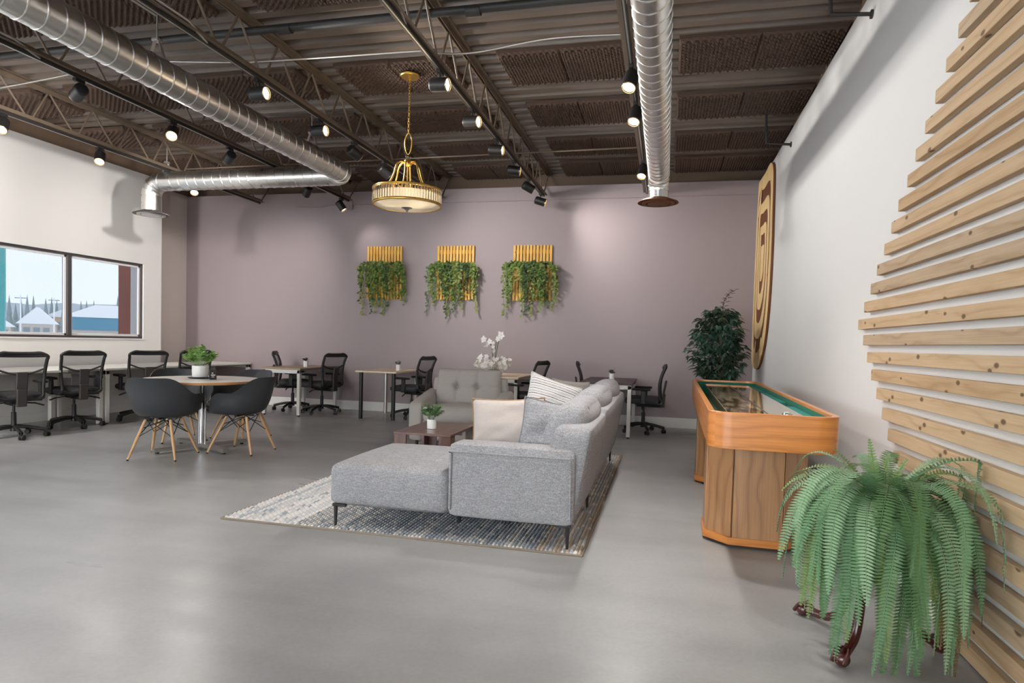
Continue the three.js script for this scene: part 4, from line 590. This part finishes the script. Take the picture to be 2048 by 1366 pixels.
// ---------- shuffleboard ----------
{
  const z1 = -3.65, L = 3.62, W = 0.335, h = 0.90, yb = 0.70, o = thing('shuffleboard_table', 'oak shuffleboard table with rounded ends and panelled pedestals', 'game table', [0.583, 0, z1], -0.014);
  const rr = (w, l, r) => { const s = new THREE.Shape(), a = -w, b = w, c = 0, d = l; s.moveTo(a + r, c); s.lineTo(b - r, c); s.absarc(b - r, c + r, r, -Math.PI / 2, 0); s.lineTo(b, d - r); s.absarc(b - r, d - r, r, 0, Math.PI / 2); s.lineTo(a + r, d); s.absarc(a + r, d - r, r, Math.PI / 2, Math.PI); s.lineTo(a, c + r); s.absarc(a + r, c + r, r, Math.PI, Math.PI * 1.5); return s; };
  const ex = (s, y0, y1, bev = 0) => new THREE.ExtrudeGeometry(s, { depth: y1 - y0 - 2 * bev, bevelEnabled: bev > 0, bevelThickness: bev, bevelSize: bev, bevelSegments: 2, curveSegments: 14 }).rotateX(-Math.PI / 2).translate(0, y0 + bev, 0);   // shape y -> -z
  const ring = rr(W, L, 0.12), hole = rr(W - 0.028, L - 0.056, 0.094); ring.holes.push(new THREE.Path(hole.getPoints(14).map((p) => new THREE.Vector2(p.x, p.y + 0.028)).reverse()));
  obj('cabinet_rail', uvm(ex(ring, yb, h, 0.003), 0), M.oak, o, 'honey oak curved rail'); 
  const bot = rr(W - 0.02, L - 0.04, 0.1); obj('trough', [ex(bot, yb + 0.01, yb + 0.03).translate(0, 0, -0.02)], M.felt, o, 'green felt trough'); 
  const inner = rr(W - 0.029, L - 0.06, 0.09), innerHole = rr(W - 0.036, L - 0.074, 0.083); inner.holes.push(new THREE.Path(innerHole.getPoints(14).map((p) => new THREE.Vector2(p.x, p.y + 0.007)).reverse())); obj('trough_lining', [ex(inner, yb + 0.03, h - 0.02).translate(0, 0, -0.03)], M.felt, o);
  const bw = 0.215; obj('playfield', uvm(rb(-bw, bw, yb + 0.05, h - 0.035, -L + 0.16, -0.16, 0.004), 2), phy({ map: T.lightwood, color: lin(226, 216, 206), roughness: 0.08, clearcoat: 1, clearcoatRoughness: 0.04 }), o, 'pale glossy playing board');
  const marks = tex(256, 512, (u, v) => { const n = fbm(u, v, 5, 14, 4, 7); return mix(rgb(214, 190, 160), rgb(110, 82, 58), sstep(0.42, 0.62, n)); }, { size: [1, 1] }); marks.repeat.set(1, 1);
  const pg = new THREE.PlaneGeometry(bw * 1.02, L - 0.42).rotateX(-Math.PI / 2).translate(-bw * 0.47, h - 0.0335, -L / 2); obj('mottled_band', [pg], phy({ map: marks, roughness: 0.12, clearcoat: 1, clearcoatRoughness: 0.05 }), o, 'brown mottled half of the board');  // brown mottled colour laid over one half of the board
  obj('centre_line', [bx(0.012, 0.02, h - 0.0352, h - 0.0332, -L + 0.2, -0.2)], M.frame, o);
  for (const [a, b] of [[-0.9, -0.16], [-2.3, -1.55], [-3.3, -2.75]]) obj('felt_pad', [rb(bw + 0.006, W - 0.036, yb + 0.03, h - 0.05, a - 0.3, b, 0.006)], std({ color: lin(40, 128, 118), roughness: 0.95 }), o, 'teal felt pad in the trough');
  const screws = []; for (let z = -0.5; z > -3.3; z -= 0.42) screws.push(bar([-W - 0.003, 0.84, z], [-W + 0.002, 0.84, z], 0.009, 0.009, 12)); obj('screw_cap', screws, M.steel, o);
  for (const [zz, far] of [[-0.54, 0], [-2.34, 1]]) {
    const p = new THREE.Group(); p.name = 'pedestal'; o.add(p); const w = 0.3, d = 0.55, c = 0.15, top = far ? 1 : 1;
    const oct = (w, d, c) => { const s = new THREE.Shape(); s.moveTo(-w + c, 0); s.lineTo(w - c, 0); s.lineTo(w, c); s.lineTo(w, d - c); s.lineTo(w - c, d); s.lineTo(-w + c, d); s.lineTo(-w, d - c); s.lineTo(-w, c); s.closePath(); return s; };
    obj('carcass', uvm(ex(oct(w - 0.012, d - 0.024, c), 0.06, yb).translate(0, 0, zz - 0.012), 1), M.oakDark, p);
    const pts = [[-w + c, 0], [w - c, 0], [w, c], [w, d - c], [w - c, d], [-w + c, d], [-w, d - c], [-w, c]];
    pts.forEach((q, i) => { const r = pts[(i + 1) % 8], mx = (q[0] + r[0]) / 2, mz = (q[1] + r[1]) / 2, len = Math.hypot(r[0] - q[0], r[1] - q[1]) - 0.008, an = Math.atan2(r[1] - q[1], r[0] - q[0]); obj('panel', [uvm(rb(-len / 2, len / 2, 0.06, yb - 0.002, -0.006, 0.006, 0.002), 1, [i * 0.7, i * 0.13]).rotateY(an).translate(mx, 0, zz - mz)], M.oakDark, p); });
    obj('plinth', uvm(ex(oct(w + 0.015, d + 0.03, c), 0.02, 0.065).translate(0, 0, zz + 0.015), 0), M.oak, p); obj('foot', [[-0.2, 0.12], [0.2, 0.12], [-0.2, 0.45], [0.2, 0.45]].map(([x, q]) => cyl(0.018, 0.018, 0.021, x, 0, zz - q, 10)), M.black, p);
  }
  const k = thing('shuffleboard_puck', 'chrome puck with pale cap on the shuffleboard playing board', 'puck', [0.70, h - 0.035, -3.98]); obj('disc', [lathe([[0, 0], [0.026, 0], [0.028, 0.004], [0.028, 0.013], [0.024, 0.017], [0, 0.017]], 28)], M.chrome, k); obj('cap', [lathe([[0, 0.025], [0.016, 0.024], [0.02, 0.02], [0.02, 0.016]], 24)], std({ color: lin(170, 186, 174), roughness: 0.4 }), k, 'pale green cap');
}

// ---------- plants ----------
function bushPot(name, label, at, { pr, ph, rx, ry, n, mats, l, w, seed, potMat = M.ceramic, square = false, lift = 0.55 }) {
  const o = thing(name, label, 'potted plant', at), R = rng(seed);
  obj('pot', [lathe([[0, 0], [pr * 0.9, 0], [pr * 0.96, 0.004], [pr, ph], [pr * 0.9, ph], [pr * 0.86, ph * 0.85]], 32)], potMat, o); obj('soil', [cyl(pr * 0.88, pr * 0.88, 0.006, 0, ph * 0.84, 0, 24)], M.soil, o);
  const G = norm(leafGeo(l, w, 0.15)), sprigs = mats.length * 5;
  for (let k = 0; k < sprigs; k++) {
    const gs = [], a = k / sprigs * 6.283 * 3.7 + R(), el = Math.acos(1 - 1.15 * R()), top = V(Math.sin(el) * Math.cos(a) * rx, ph + ry * 0.35 + Math.cos(el) * ry * lift, Math.sin(el) * Math.sin(a) * rx);
    gs.push(norm(tube([[0.2 * top.x, ph * 0.85, 0.2 * top.z], [0.55 * top.x, (ph + top.y) / 2 + 0.01, 0.55 * top.z], top.toArray()], 0.0018, 8, 4)));
    for (let i = 0; i < n; i++) { const t = 0.4 + 0.6 * i / n, p = V(0.2 * top.x, ph, 0.2 * top.z).lerp(top, t), b = R() * 6.283; gs.push(put(G, p.toArray(), [Math.cos(b) + top.x * 3, 0.35 + 0.5 * R(), Math.sin(b) + top.z * 3], [R() - 0.5, 1, R() - 0.5], 0.7 + 0.6 * R())); }
    obj('sprig', gs, mats[k % mats.length], o);
  }
  return o;
}
const hT = 0.757;
bushPot('potted_plant', 'bright green leafy plant in a white pot on the round table', [-4.96, hT + 0.012, -6.03], { pr: 0.085, ph: 0.125, rx: 0.155, ry: 0.24, n: 22, mats: [leaf(150, 194, 108), leaf(172, 212, 134), leaf(122, 166, 74), leaf(196, 220, 156), leaf(150, 186, 90), leaf(170, 206, 120)], l: 0.048, w: 0.024, seed: 21 });
{ const o = thing('serving_tray', 'thin round black tray under the white pot on the round table', 'tray', [-4.94, hT, -6.02]); obj('plate', [lathe([[0, 0], [0.12, 0], [0.135, 0.009], [0.132, 0.012], [0.118, 0.004], [0, 0.004]], 40)], M.black, o); }
{ // small black block with white marks
  const o = thing('table_sign', 'small black block sign with white marks beside the pot on the round table', 'table sign', [-4.72, hT, -5.93], 0.72);
  const face = tex(64, 96, (u, v) => { const y = 1 - v, x = u; const on = (y > 0.5 && y < 0.6 && x > 0.2 && x < 0.85) || (y > 0.28 && y < 0.4 && x > 0.28 && x < 0.55 && Math.abs(((x * 9) % 1) - 0.5) < 0.38) || (y > 0.68 && y < 0.82 && x > 0.3 && x < 0.7 && ((Math.floor(x * 22) + Math.floor(y * 16)) & 1)); return on ? rgb(226, 214, 206) : rgb(32, 28, 27); }); face.repeat.set(1, 1);
  obj('block', [rb(-0.036, 0.036, 0, 0.105, -0.03, 0.03, 0.005)], M.black, o); obj('printed_face', [new THREE.PlaneGeometry(0.066, 0.098).translate(0, 0.0525, 0.0306)], std({ map: face, roughness: 0.4 }), o);
}
bushPot('potted_plant', 'small green plant in a white pot on the walnut coffee table', [-2.10, 0.42, -5.62], { pr: 0.044, ph: 0.088, rx: 0.11, ry: 0.16, n: 18, mats: [leaf(96, 140, 84), leaf(126, 164, 110), leaf(74, 116, 64), leaf(190, 206, 178)], l: 0.04, w: 0.019, seed: 33 });
for (const [x, y, z, w, s] of [[-5.66, 0.75, -9.3, 'grey-topped desk', 41], [-4.1, 0.745, -9.42, 'black-legged desk', 42], [-0.74, 0.74, -9.3, 'dark-topped desk', 43]])
  bushPot('desk_plant', 'tiny plant in a white cup on the ' + w, [x, y, z], { pr: 0.038, ph: 0.095, rx: 0.042, ry: 0.05, n: 7, mats: [leaf(60, 66, 58), leaf(82, 88, 78)], l: 0.03, w: 0.013, seed: s, lift: 0.9 }).userData.group = 'tiny desk plants';
{ // orchids
  const o = thing('orchid_arrangement', 'white orchids standing tall over a ring of white blossoms behind the armchair', 'flowers', [-2.42, 0.745, -9.0]), R = rng(91);
  const white = [leaf(246, 242, 238, 0.2), leaf(236, 230, 220, 0.2)], petal = norm(leafGeo(0.045, 0.04, 0.15)), core = ball(0.007, 0, 0, 0.006, 8);
  const flower = join([...[0, 1, 2, 3, 4].map((i) => { const a = i * 1.2566; return put(petal, [0, 0, 0], [Math.cos(a), Math.sin(a), 0.25], [0, 0, 1], i % 2 ? 1.1 : 0.95); }), norm(core)]);
  obj('bowl', [lathe([[0, 0], [0.09, 0], [0.13, 0.05], [0.14, 0.09], [0.13, 0.09], [0.1, 0.03]], 32)], M.ceramic, o); obj('moss', [new THREE.SphereGeometry(0.125, 20, 8, 0, 6.283, 0, 1.3).scale(1, 0.35, 1).translate(0, 0.06, 0)], leafMats[2], o);
  const stem = leaf(74, 84, 60, 0);
  for (const [pts] of [[[[0.02, 0.05, 0], [0.03, 0.3, 0.01], [0.06, 0.5, 0.02], [0.12, 0.58, 0.03]]], [[[-0.01, 0.05, 0.02], [-0.02, 0.3, 0.02], [-0.06, 0.47, 0.03], [-0.17, 0.5, 0.04]]], [[[0.0, 0.05, -0.02], [0.015, 0.42, 0.0], [0.03, 0.5, 0.02]]]]) obj('stem', [tube(pts, 0.005, 20, 6)], stem, o);
  for (const [x, y, s] of [[0.11, 0.60, 1.5], [0.06, 0.54, 1.0], [-0.15, 0.53, 1.25], [-0.12, 0.46, 1.2], [-0.06, 0.50, 1.1], [-0.01, 0.43, 0.8], [0.0, 0.37, 0.8], [-0.01, 0.48, 0.7]]) { const m = obj('orchid_flower', flower, white[0], o); m.position.set(x, y, 0.05); m.rotation.set((R() - 0.5) * 0.8, 0.25 + (R() - 0.5), R()); m.scale.setScalar(s * 0.95); }
  for (let i = 0; i < 110; i++) { const a = R() * 6.283, r = 0.09 + 0.19 * Math.sqrt(R()), m = obj('blossom', flower, white[i % 2], o); m.position.set(Math.cos(a) * r, 0.12 + 0.2 * R() * (1.2 - r * 2), Math.sin(a) * r * 0.8); m.rotation.set((R() - 0.5) * 1.6, (R() - 0.5) * 2.4 + 0.3, R() * 3); m.scale.setScalar(0.6 + 0.35 * R()); }
}
{ // ficus
  const o = thing('ficus_tree', 'dark green leafy ficus tree in the corner by the plywood sculpture', 'tree', [0.74, 0, -9.25]), R = rng(123), L = norm(leafGeo(0.105, 0.042, 0.25)), mats = [leaf(44, 82, 62), leaf(58, 98, 78), leaf(36, 66, 48), leaf(74, 104, 84), leaf(52, 74, 50)];
  obj('planter_pot', [lathe([[0, 0], [0.15, 0], [0.19, 0.3], [0.175, 0.3], [0.165, 0.26], [0, 0.26]], 32)], M.plasticGrey, o);
  obj('trunk', [tube([[0, 0.25, 0], [0.02, 0.6, 0.01], [-0.01, 1.0, 0], [0.0, 1.5, 0.02]], 0.022, 30, 8), tube([[0.02, 0.25, 0.02], [-0.03, 0.6, 0.02], [0.03, 0.95, 0.03], [0.05, 1.3, 0]], 0.017, 30, 8)], std({ color: lin(110, 92, 74), roughness: 0.9 }), o);
  for (let k = 0; k < 84; k++) {
    const gs = [], v = (k + 0.5) / 84, a = k * 2.39996, yy = 0.80 + 1.0 * v, prof = 0.44 * Math.pow(Math.sin(Math.PI * (0.12 + 0.80 * v)), 0.6), r = prof * (0.75 + 0.3 * R()), end = V(Math.cos(a) * r, yy + 0.05 - 0.1 * R(), Math.sin(a) * r * 0.9); if (end.x > 0) end.x *= 0.72;
    const st = V(0, yy - 0.12, 0); gs.push(norm(tube([st.toArray(), st.clone().lerp(end, 0.5).add(V(0, 0.06, 0)).toArray(), end.toArray()], 0.005, 10, 5)));
    for (let i = 0; i < 20; i++) { const t = 0.35 + 0.7 * i / 20, p = st.clone().lerp(end, t).add(V((R() - 0.5) * 0.06, (R() - 0.5) * 0.06, (R() - 0.5) * 0.06));  const b = R() * 6.283; gs.push(put(L, p.toArray(), [Math.cos(b) + Math.cos(a) * 0.8, -0.35 + 0.7 * (R() - 0.5), Math.sin(b) + Math.sin(a) * 0.8], [R() - 0.5, 1, R() - 0.5], 0.75 + 0.5 * R())); }
    obj('branch', gs, mats[k % 5], o);
  }
  const gs = [norm(tube([[0, 1.7, 0.1], [0.0, 1.86, 0.1], [0.06, 1.98, 0.1], [0.14, 2.03, 0.1]], 0.005, 14, 5))]; for (let i = 0; i < 16; i++) { const t = i / 16, p = V(0.14 * t * t * 1.1, 1.75 + 0.3 * t, 0.1), b = i * 2.1; gs.push(put(L, p.toArray(), [Math.cos(b), 0.5, Math.sin(b) * 0.5], [0, 1, 0.3], 0.8)); } obj('branch', gs, leaf(92, 84, 70), o, 'bare-looking top branch');
}
{ // Boston fern on a carved stand
  const cx = 0.90, cz = -2.93, s = thing('plant_stand', 'dark carved wooden tripod stand with claw feet under the fern', 'plant stand', [cx, 0, cz]);
  obj('stand_top', [lathe([[0, 0.46], [0.15, 0.46], [0.165, 0.47], [0.165, 0.482], [0.15, 0.49], [0, 0.49]], 40)], M.mahogany, s); obj('post', [lathe([[0, 0.28], [0.03, 0.29], [0.045, 0.31], [0.028, 0.35], [0.05, 0.39], [0.03, 0.43], [0.06, 0.46], [0, 0.46]], 28)], M.mahogany, s);
  for (const [x, z] of [[-0.225, -0.29], [-0.175, 0.19], [0.26, -0.06]]) {
    const r = Math.hypot(x, z), d = [x / r, z / r], pt = (q, y) => [d[0] * q, y, d[1] * q]; const prof = [[0.03, 0.33], [0.09, 0.36], [0.13, 0.31], [0.14, 0.21], [0.17, 0.1], [0.24, 0.045], [r, 0.04]];
    const l = obj('leg', [tube(prof.map(([q, y]) => pt(q, y)), 0.019, 40, 10), tube([[0.09, 0.385], [0.15, 0.32], [0.155, 0.24]].map(([q, y]) => pt(q, y)), 0.009, 16, 8)], M.mahogany, s);
    obj('claw_foot', [ball(0.031, ...pt(r, 0.031), 16), ...[-0.5, 0, 0.5].map((k) => tube([pt(r - 0.05, 0.06), [d[0] * (r - 0.005) - d[1] * k * 0.045, 0.062, d[1] * (r - 0.005) + d[0] * k * 0.045], [d[0] * (r + 0.03) - d[1] * k * 0.05, 0.02, d[1] * (r + 0.03) + d[0] * k * 0.05]], 0.009, 10, 6))], M.mahogany, l);
  }
  const o = thing('boston_fern', 'large Boston fern spilling its fronds over the wooden stand by the slats', 'fern', [cx, 0.49, cz]), R = rng(202), mats = [leaf(104, 146, 100), leaf(126, 166, 122), leaf(92, 130, 80), leaf(142, 176, 134), leaf(120, 150, 84), leaf(122, 98, 60), leaf(70, 100, 62)];
  obj('pot', [lathe([[0, 0], [0.1, 0], [0.135, 0.15], [0.125, 0.15], [0.115, 0.13], [0, 0.13]], 32)], M.stain, o);
  const leaflet = (l, w) => [[0, 0, 0], [w * 0.55, 0.001, l * 0.12], [w * 0.42, 0, l * 0.62], [0, -0.002, l], [-w * 0.42, 0, l * 0.62], [-w * 0.55, 0.001, l * 0.12]], tri = [0, 1, 2, 0, 2, 3, 0, 3, 4, 0, 4, 5];
  function frond(az, el, len, width, droop, mat, start = [0, 0.13, 0], cxm = 1.245 - 0.9) {
    let p = V(...start).add(V(Math.cos(az) * 0.05, 0, Math.sin(az) * 0.05)), d = V(Math.cos(az) * Math.cos(el), Math.sin(el), Math.sin(az) * Math.cos(el)); const n = Math.round(len / 0.0125), pos = [], idx = [], pts = [p.clone()], side = V(-Math.sin(az), 0, Math.cos(az));
    const tw = (R() - 0.5) * 2.2, curl = (R() - 0.5) * 0.05;
    for (let i = 0; i < n; i++) {
      const t = i / n; d.add(V(0, -droop * (0.4 + 1.5 * t) * 0.05, 0)).addScaledVector(side, curl).normalize(); p = p.clone().addScaledVector(d, len / n); if (p.x > cxm - 0.03) p.x = cxm - 0.03 - 0.01 * R(); if (p.y < -0.465) p.y = -0.465; pts.push(p);
      if (t < 0.06) continue; const l = width * Math.pow(Math.sin(Math.PI * Math.min(1, 0.1 + 0.9 * t)), 0.55) * (1 - 0.35 * t), up = side.clone().cross(d).normalize();
      for (const s of [-1, 1]) { const out = side.clone().multiplyScalar(s).addScaledVector(d, 0.22).addScaledVector(up, 0.12 + tw * 0.3 * s + 0.15 * (R() - 0.5)).normalize(), across = d.clone().addScaledVector(out, -d.dot(out)).normalize(), nn = across.clone().cross(out), b = pos.length / 3; for (const [a, h, c] of leaflet(l, 0.0086)) { const q = p.clone().addScaledVector(across, a).addScaledVector(nn, h).addScaledVector(out, c); q.x = Math.min(q.x, cxm - 0.03); pos.push(q.x, Math.max(-0.487, q.y), q.z); } for (const k of tri) idx.push(b + k); }
    }
    const g = new THREE.BufferGeometry(); g.setAttribute('position', new THREE.Float32BufferAttribute(pos, 3)); g.setIndex(idx); g.computeVertexNormals();
    obj('frond', [norm(g), norm(tube(pts.filter((_, i) => i % 4 === 0 || i === pts.length - 1).map((q) => q.toArray()), 0.0017, 20, 4))], mat, o);
  }
  for (let k = 0; k < 160; k++) { const a = k * 2.39996 + 0.3 * R(), lay = k / 160, toward = 0.5 + 0.5 * Math.cos(a - 1.45); frond(a, 0.8 - 0.9 * lay + 0.5 * (R() - 0.3), 0.29 + 0.18 * R() + 0.34 * toward, 0.042 + 0.014 * R(), 1.1 + 1.8 * R() + 0.6 * lay, Math.cos(a) > 0.5 && lay > 0.45 && R() < 0.4 ? mats[5] : mats[Math.floor(R() * (k % 9 || lay < 0.45 ? 5 : 7))], [0, 0.14 + 0.04 * R(), 0]); }
  for (const [a, e, l, dr] of [[3.55, 0.6, 0.46, 0.7], [4.6, 1.3, 0.26, 0.2], [4.1, 1.0, 0.26, 0.4], [5.4, 1.2, 0.2, 0.4], [0.3, 1.1, 0.22, 0.4], [3.3, 0.75, 0.42, 0.9], [4.9, 1.1, 0.22, 0.3]]) frond(a, e, l, 0.03, dr, mats[4]);
}

// ---------- outside the windows ----------
{
  const snow = std({ color: lin(244, 245, 246), roughness: 0.9 });
  struct('ground_outside', [bx(-220, -8.95, -0.5, -0.25, -220, 60), bx(-8.95, 60, -0.5, -0.25, 5.5, 80)], snow, 'snow-covered ground outside', 'ground');
  const at = (px, depth, y = 0) => { const dx = (px - 1024) / 1280, c = Math.cos(13.45 * D2R), s = Math.sin(13.45 * D2R); const vx = dx * depth, vz = -depth; return [vx * c + vz * s, y, -vx * s + vz * c]; };
  const red = std({ color: lin(150, 92, 78), roughness: 0.8 }), teal = std({ color: lin(96, 176, 176), roughness: 0.6 }), blue = std({ color: lin(96, 148, 170), roughness: 0.6 }), hill = std({ color: lin(150, 160, 166), roughness: 1 }), tree = std({ color: lin(150, 162, 162), roughness: 1 }), wall = std({ color: lin(206, 196, 186), roughness: 0.9 });
  { const o = thing('porch_pillar', 'red-brown pillar just outside the long window', 'pillar', [-8.63, -0.25, -8.86]); obj('shaft', [rb(-0.17, 0.17, 0.4, 4.2, -0.1, 0.1, 0.02)], red, o); obj('base', [rb(-0.19, 0.19, 0, 0.4, -0.1, 0.14, 0.02)], red, o); }
  { const [x, , z] = at(-6, 16), o = thing('sign_post', 'teal post and sign outside the long window', 'sign', [x, -0.25, z], 0.8); obj('post', [rb(-0.15, 0.15, 0, 5.2, -0.12, 0.12, 0.02)], teal, o); obj('board', [rb(-0.7, 0.16, 1.9, 3.6, -0.1, 0.1, 0.02)], teal, o); }
  function house(px, depth, w, h, rh, mw, mr, label, group) { const [x, , z] = at(px, depth), o = thing('house', label, 'house', [x, -0.25, z], 0.75, group); obj('walls', [bx(-w / 2, w / 2, 0, h, -w / 3, w / 3)], mw, o); const s = new THREE.Shape([[-w / 2 - 0.4, h], [w / 2 + 0.4, h], [0, h + rh]].map((p) => new THREE.Vector2(...p))); obj('roof', [new THREE.ExtrudeGeometry(s, { depth: w * 0.75, bevelEnabled: false }).translate(0, 0, -w * 0.375)], mr, o); for (const k of [-0.28, 0, 0.28]) obj('window', [bx(k * w - 0.4, k * w + 0.4, h * 0.35, h * 0.75, w / 3, w / 3 + 0.05)], hill, o); }
  house(75, 100, 4.4, 2.2, 2.6, wall, snow, 'snow-roofed house with a steep gable beyond the window', 'snowy houses'); house(-4, 96, 3.2, 1.6, 1.5, wall, snow, 'low snow-roofed house beside the teal post', 'snowy houses'); house(122, 126, 5, 3.8, 1.4, std({ color: lin(214, 186, 166), roughness: 0.9 }), snow, 'pale orange house seen past the window mullion', 'snowy houses'); house(172, 110, 5, 2.6, 1.7, wall, snow, 'snow-roofed house behind the blue-fronted building', 'snowy houses');
  { const [x, , z] = at(217, 70), o = thing('shop_building', 'low building with blue fascia and snowy roof outside the window', 'building', [x, -0.25, z], 0.72); obj('walls', [bx(-3.6, 3.6, 0, 1.5, -3, 3)], wall, o); obj('fascia', [bx(-3.8, 3.8, 1.5, 2.8, -3.2, 3.2)], blue, o); const s = new THREE.Shape([[-3.9, 2.8], [3.9, 2.8], [1, 4.1], [-1, 4.1]].map((p) => new THREE.Vector2(...p))); obj('roof', [new THREE.ExtrudeGeometry(s, { depth: 6.6, bevelEnabled: false }).translate(0, 0, -3.3)], snow, o); }
  { const g = grid(60, 4, (u, v) => { const [x, , z] = at(-250 + u * 700, 165 - v * 16); return [x, v === 0 ? -1 : -0.5 + (1 - v * 0.1) * (7.4 + 1.8 * fbm(u, 0.3, 9, 3, 3, 4)) * Math.sin(Math.min(1, (1 - v) * 2) * Math.PI / 2), z]; }); struct('hillside', [g], std({ color: lin(186, 192, 198), roughness: 1, side: THREE.DoubleSide }), 'grey wooded hillside on the horizon', 'hill'); }
  const R = rng(61); for (let i = 0; i < 26; i++) { const px = -20 + i * 12 + R() * 3, dp = 122 + (i % 3) * 8, [x, , z] = at(px, dp), h = 5.2 + 3 * R(), o = thing('conifer', 'grey-green conifer in the tree line on the horizon', 'tree', [x, -0.25, z], R() * 3, 'distant conifers'); obj('crown', [0, 1, 2].map((k) => new THREE.ConeGeometry(0.9 - 0.22 * k, h * 0.5, 7).translate(0, h * (0.3 + 0.24 * k), 0)), tree, o); obj('trunk', [cyl(0.14, 0.1, h * 0.3, 0, 0, 0, 6)], tree, o); }
  for (const [px, d] of [[40, 80], [107, 84]]) { const [x, , z] = at(px, d), o = thing('utility_pole', 'thin pale utility pole between the snowy houses', 'pole', [x, -0.25, z], 0.7, 'utility poles'); obj('pole', [cyl(0.09, 0.07, 5.6, 0, 0, 0, 8)], snow, o); obj('crossarm', [bx(-0.6, 0.6, 5.2, 5.3, -0.05, 0.05)], hill, o); }
}

renderer.render(scene, camera);
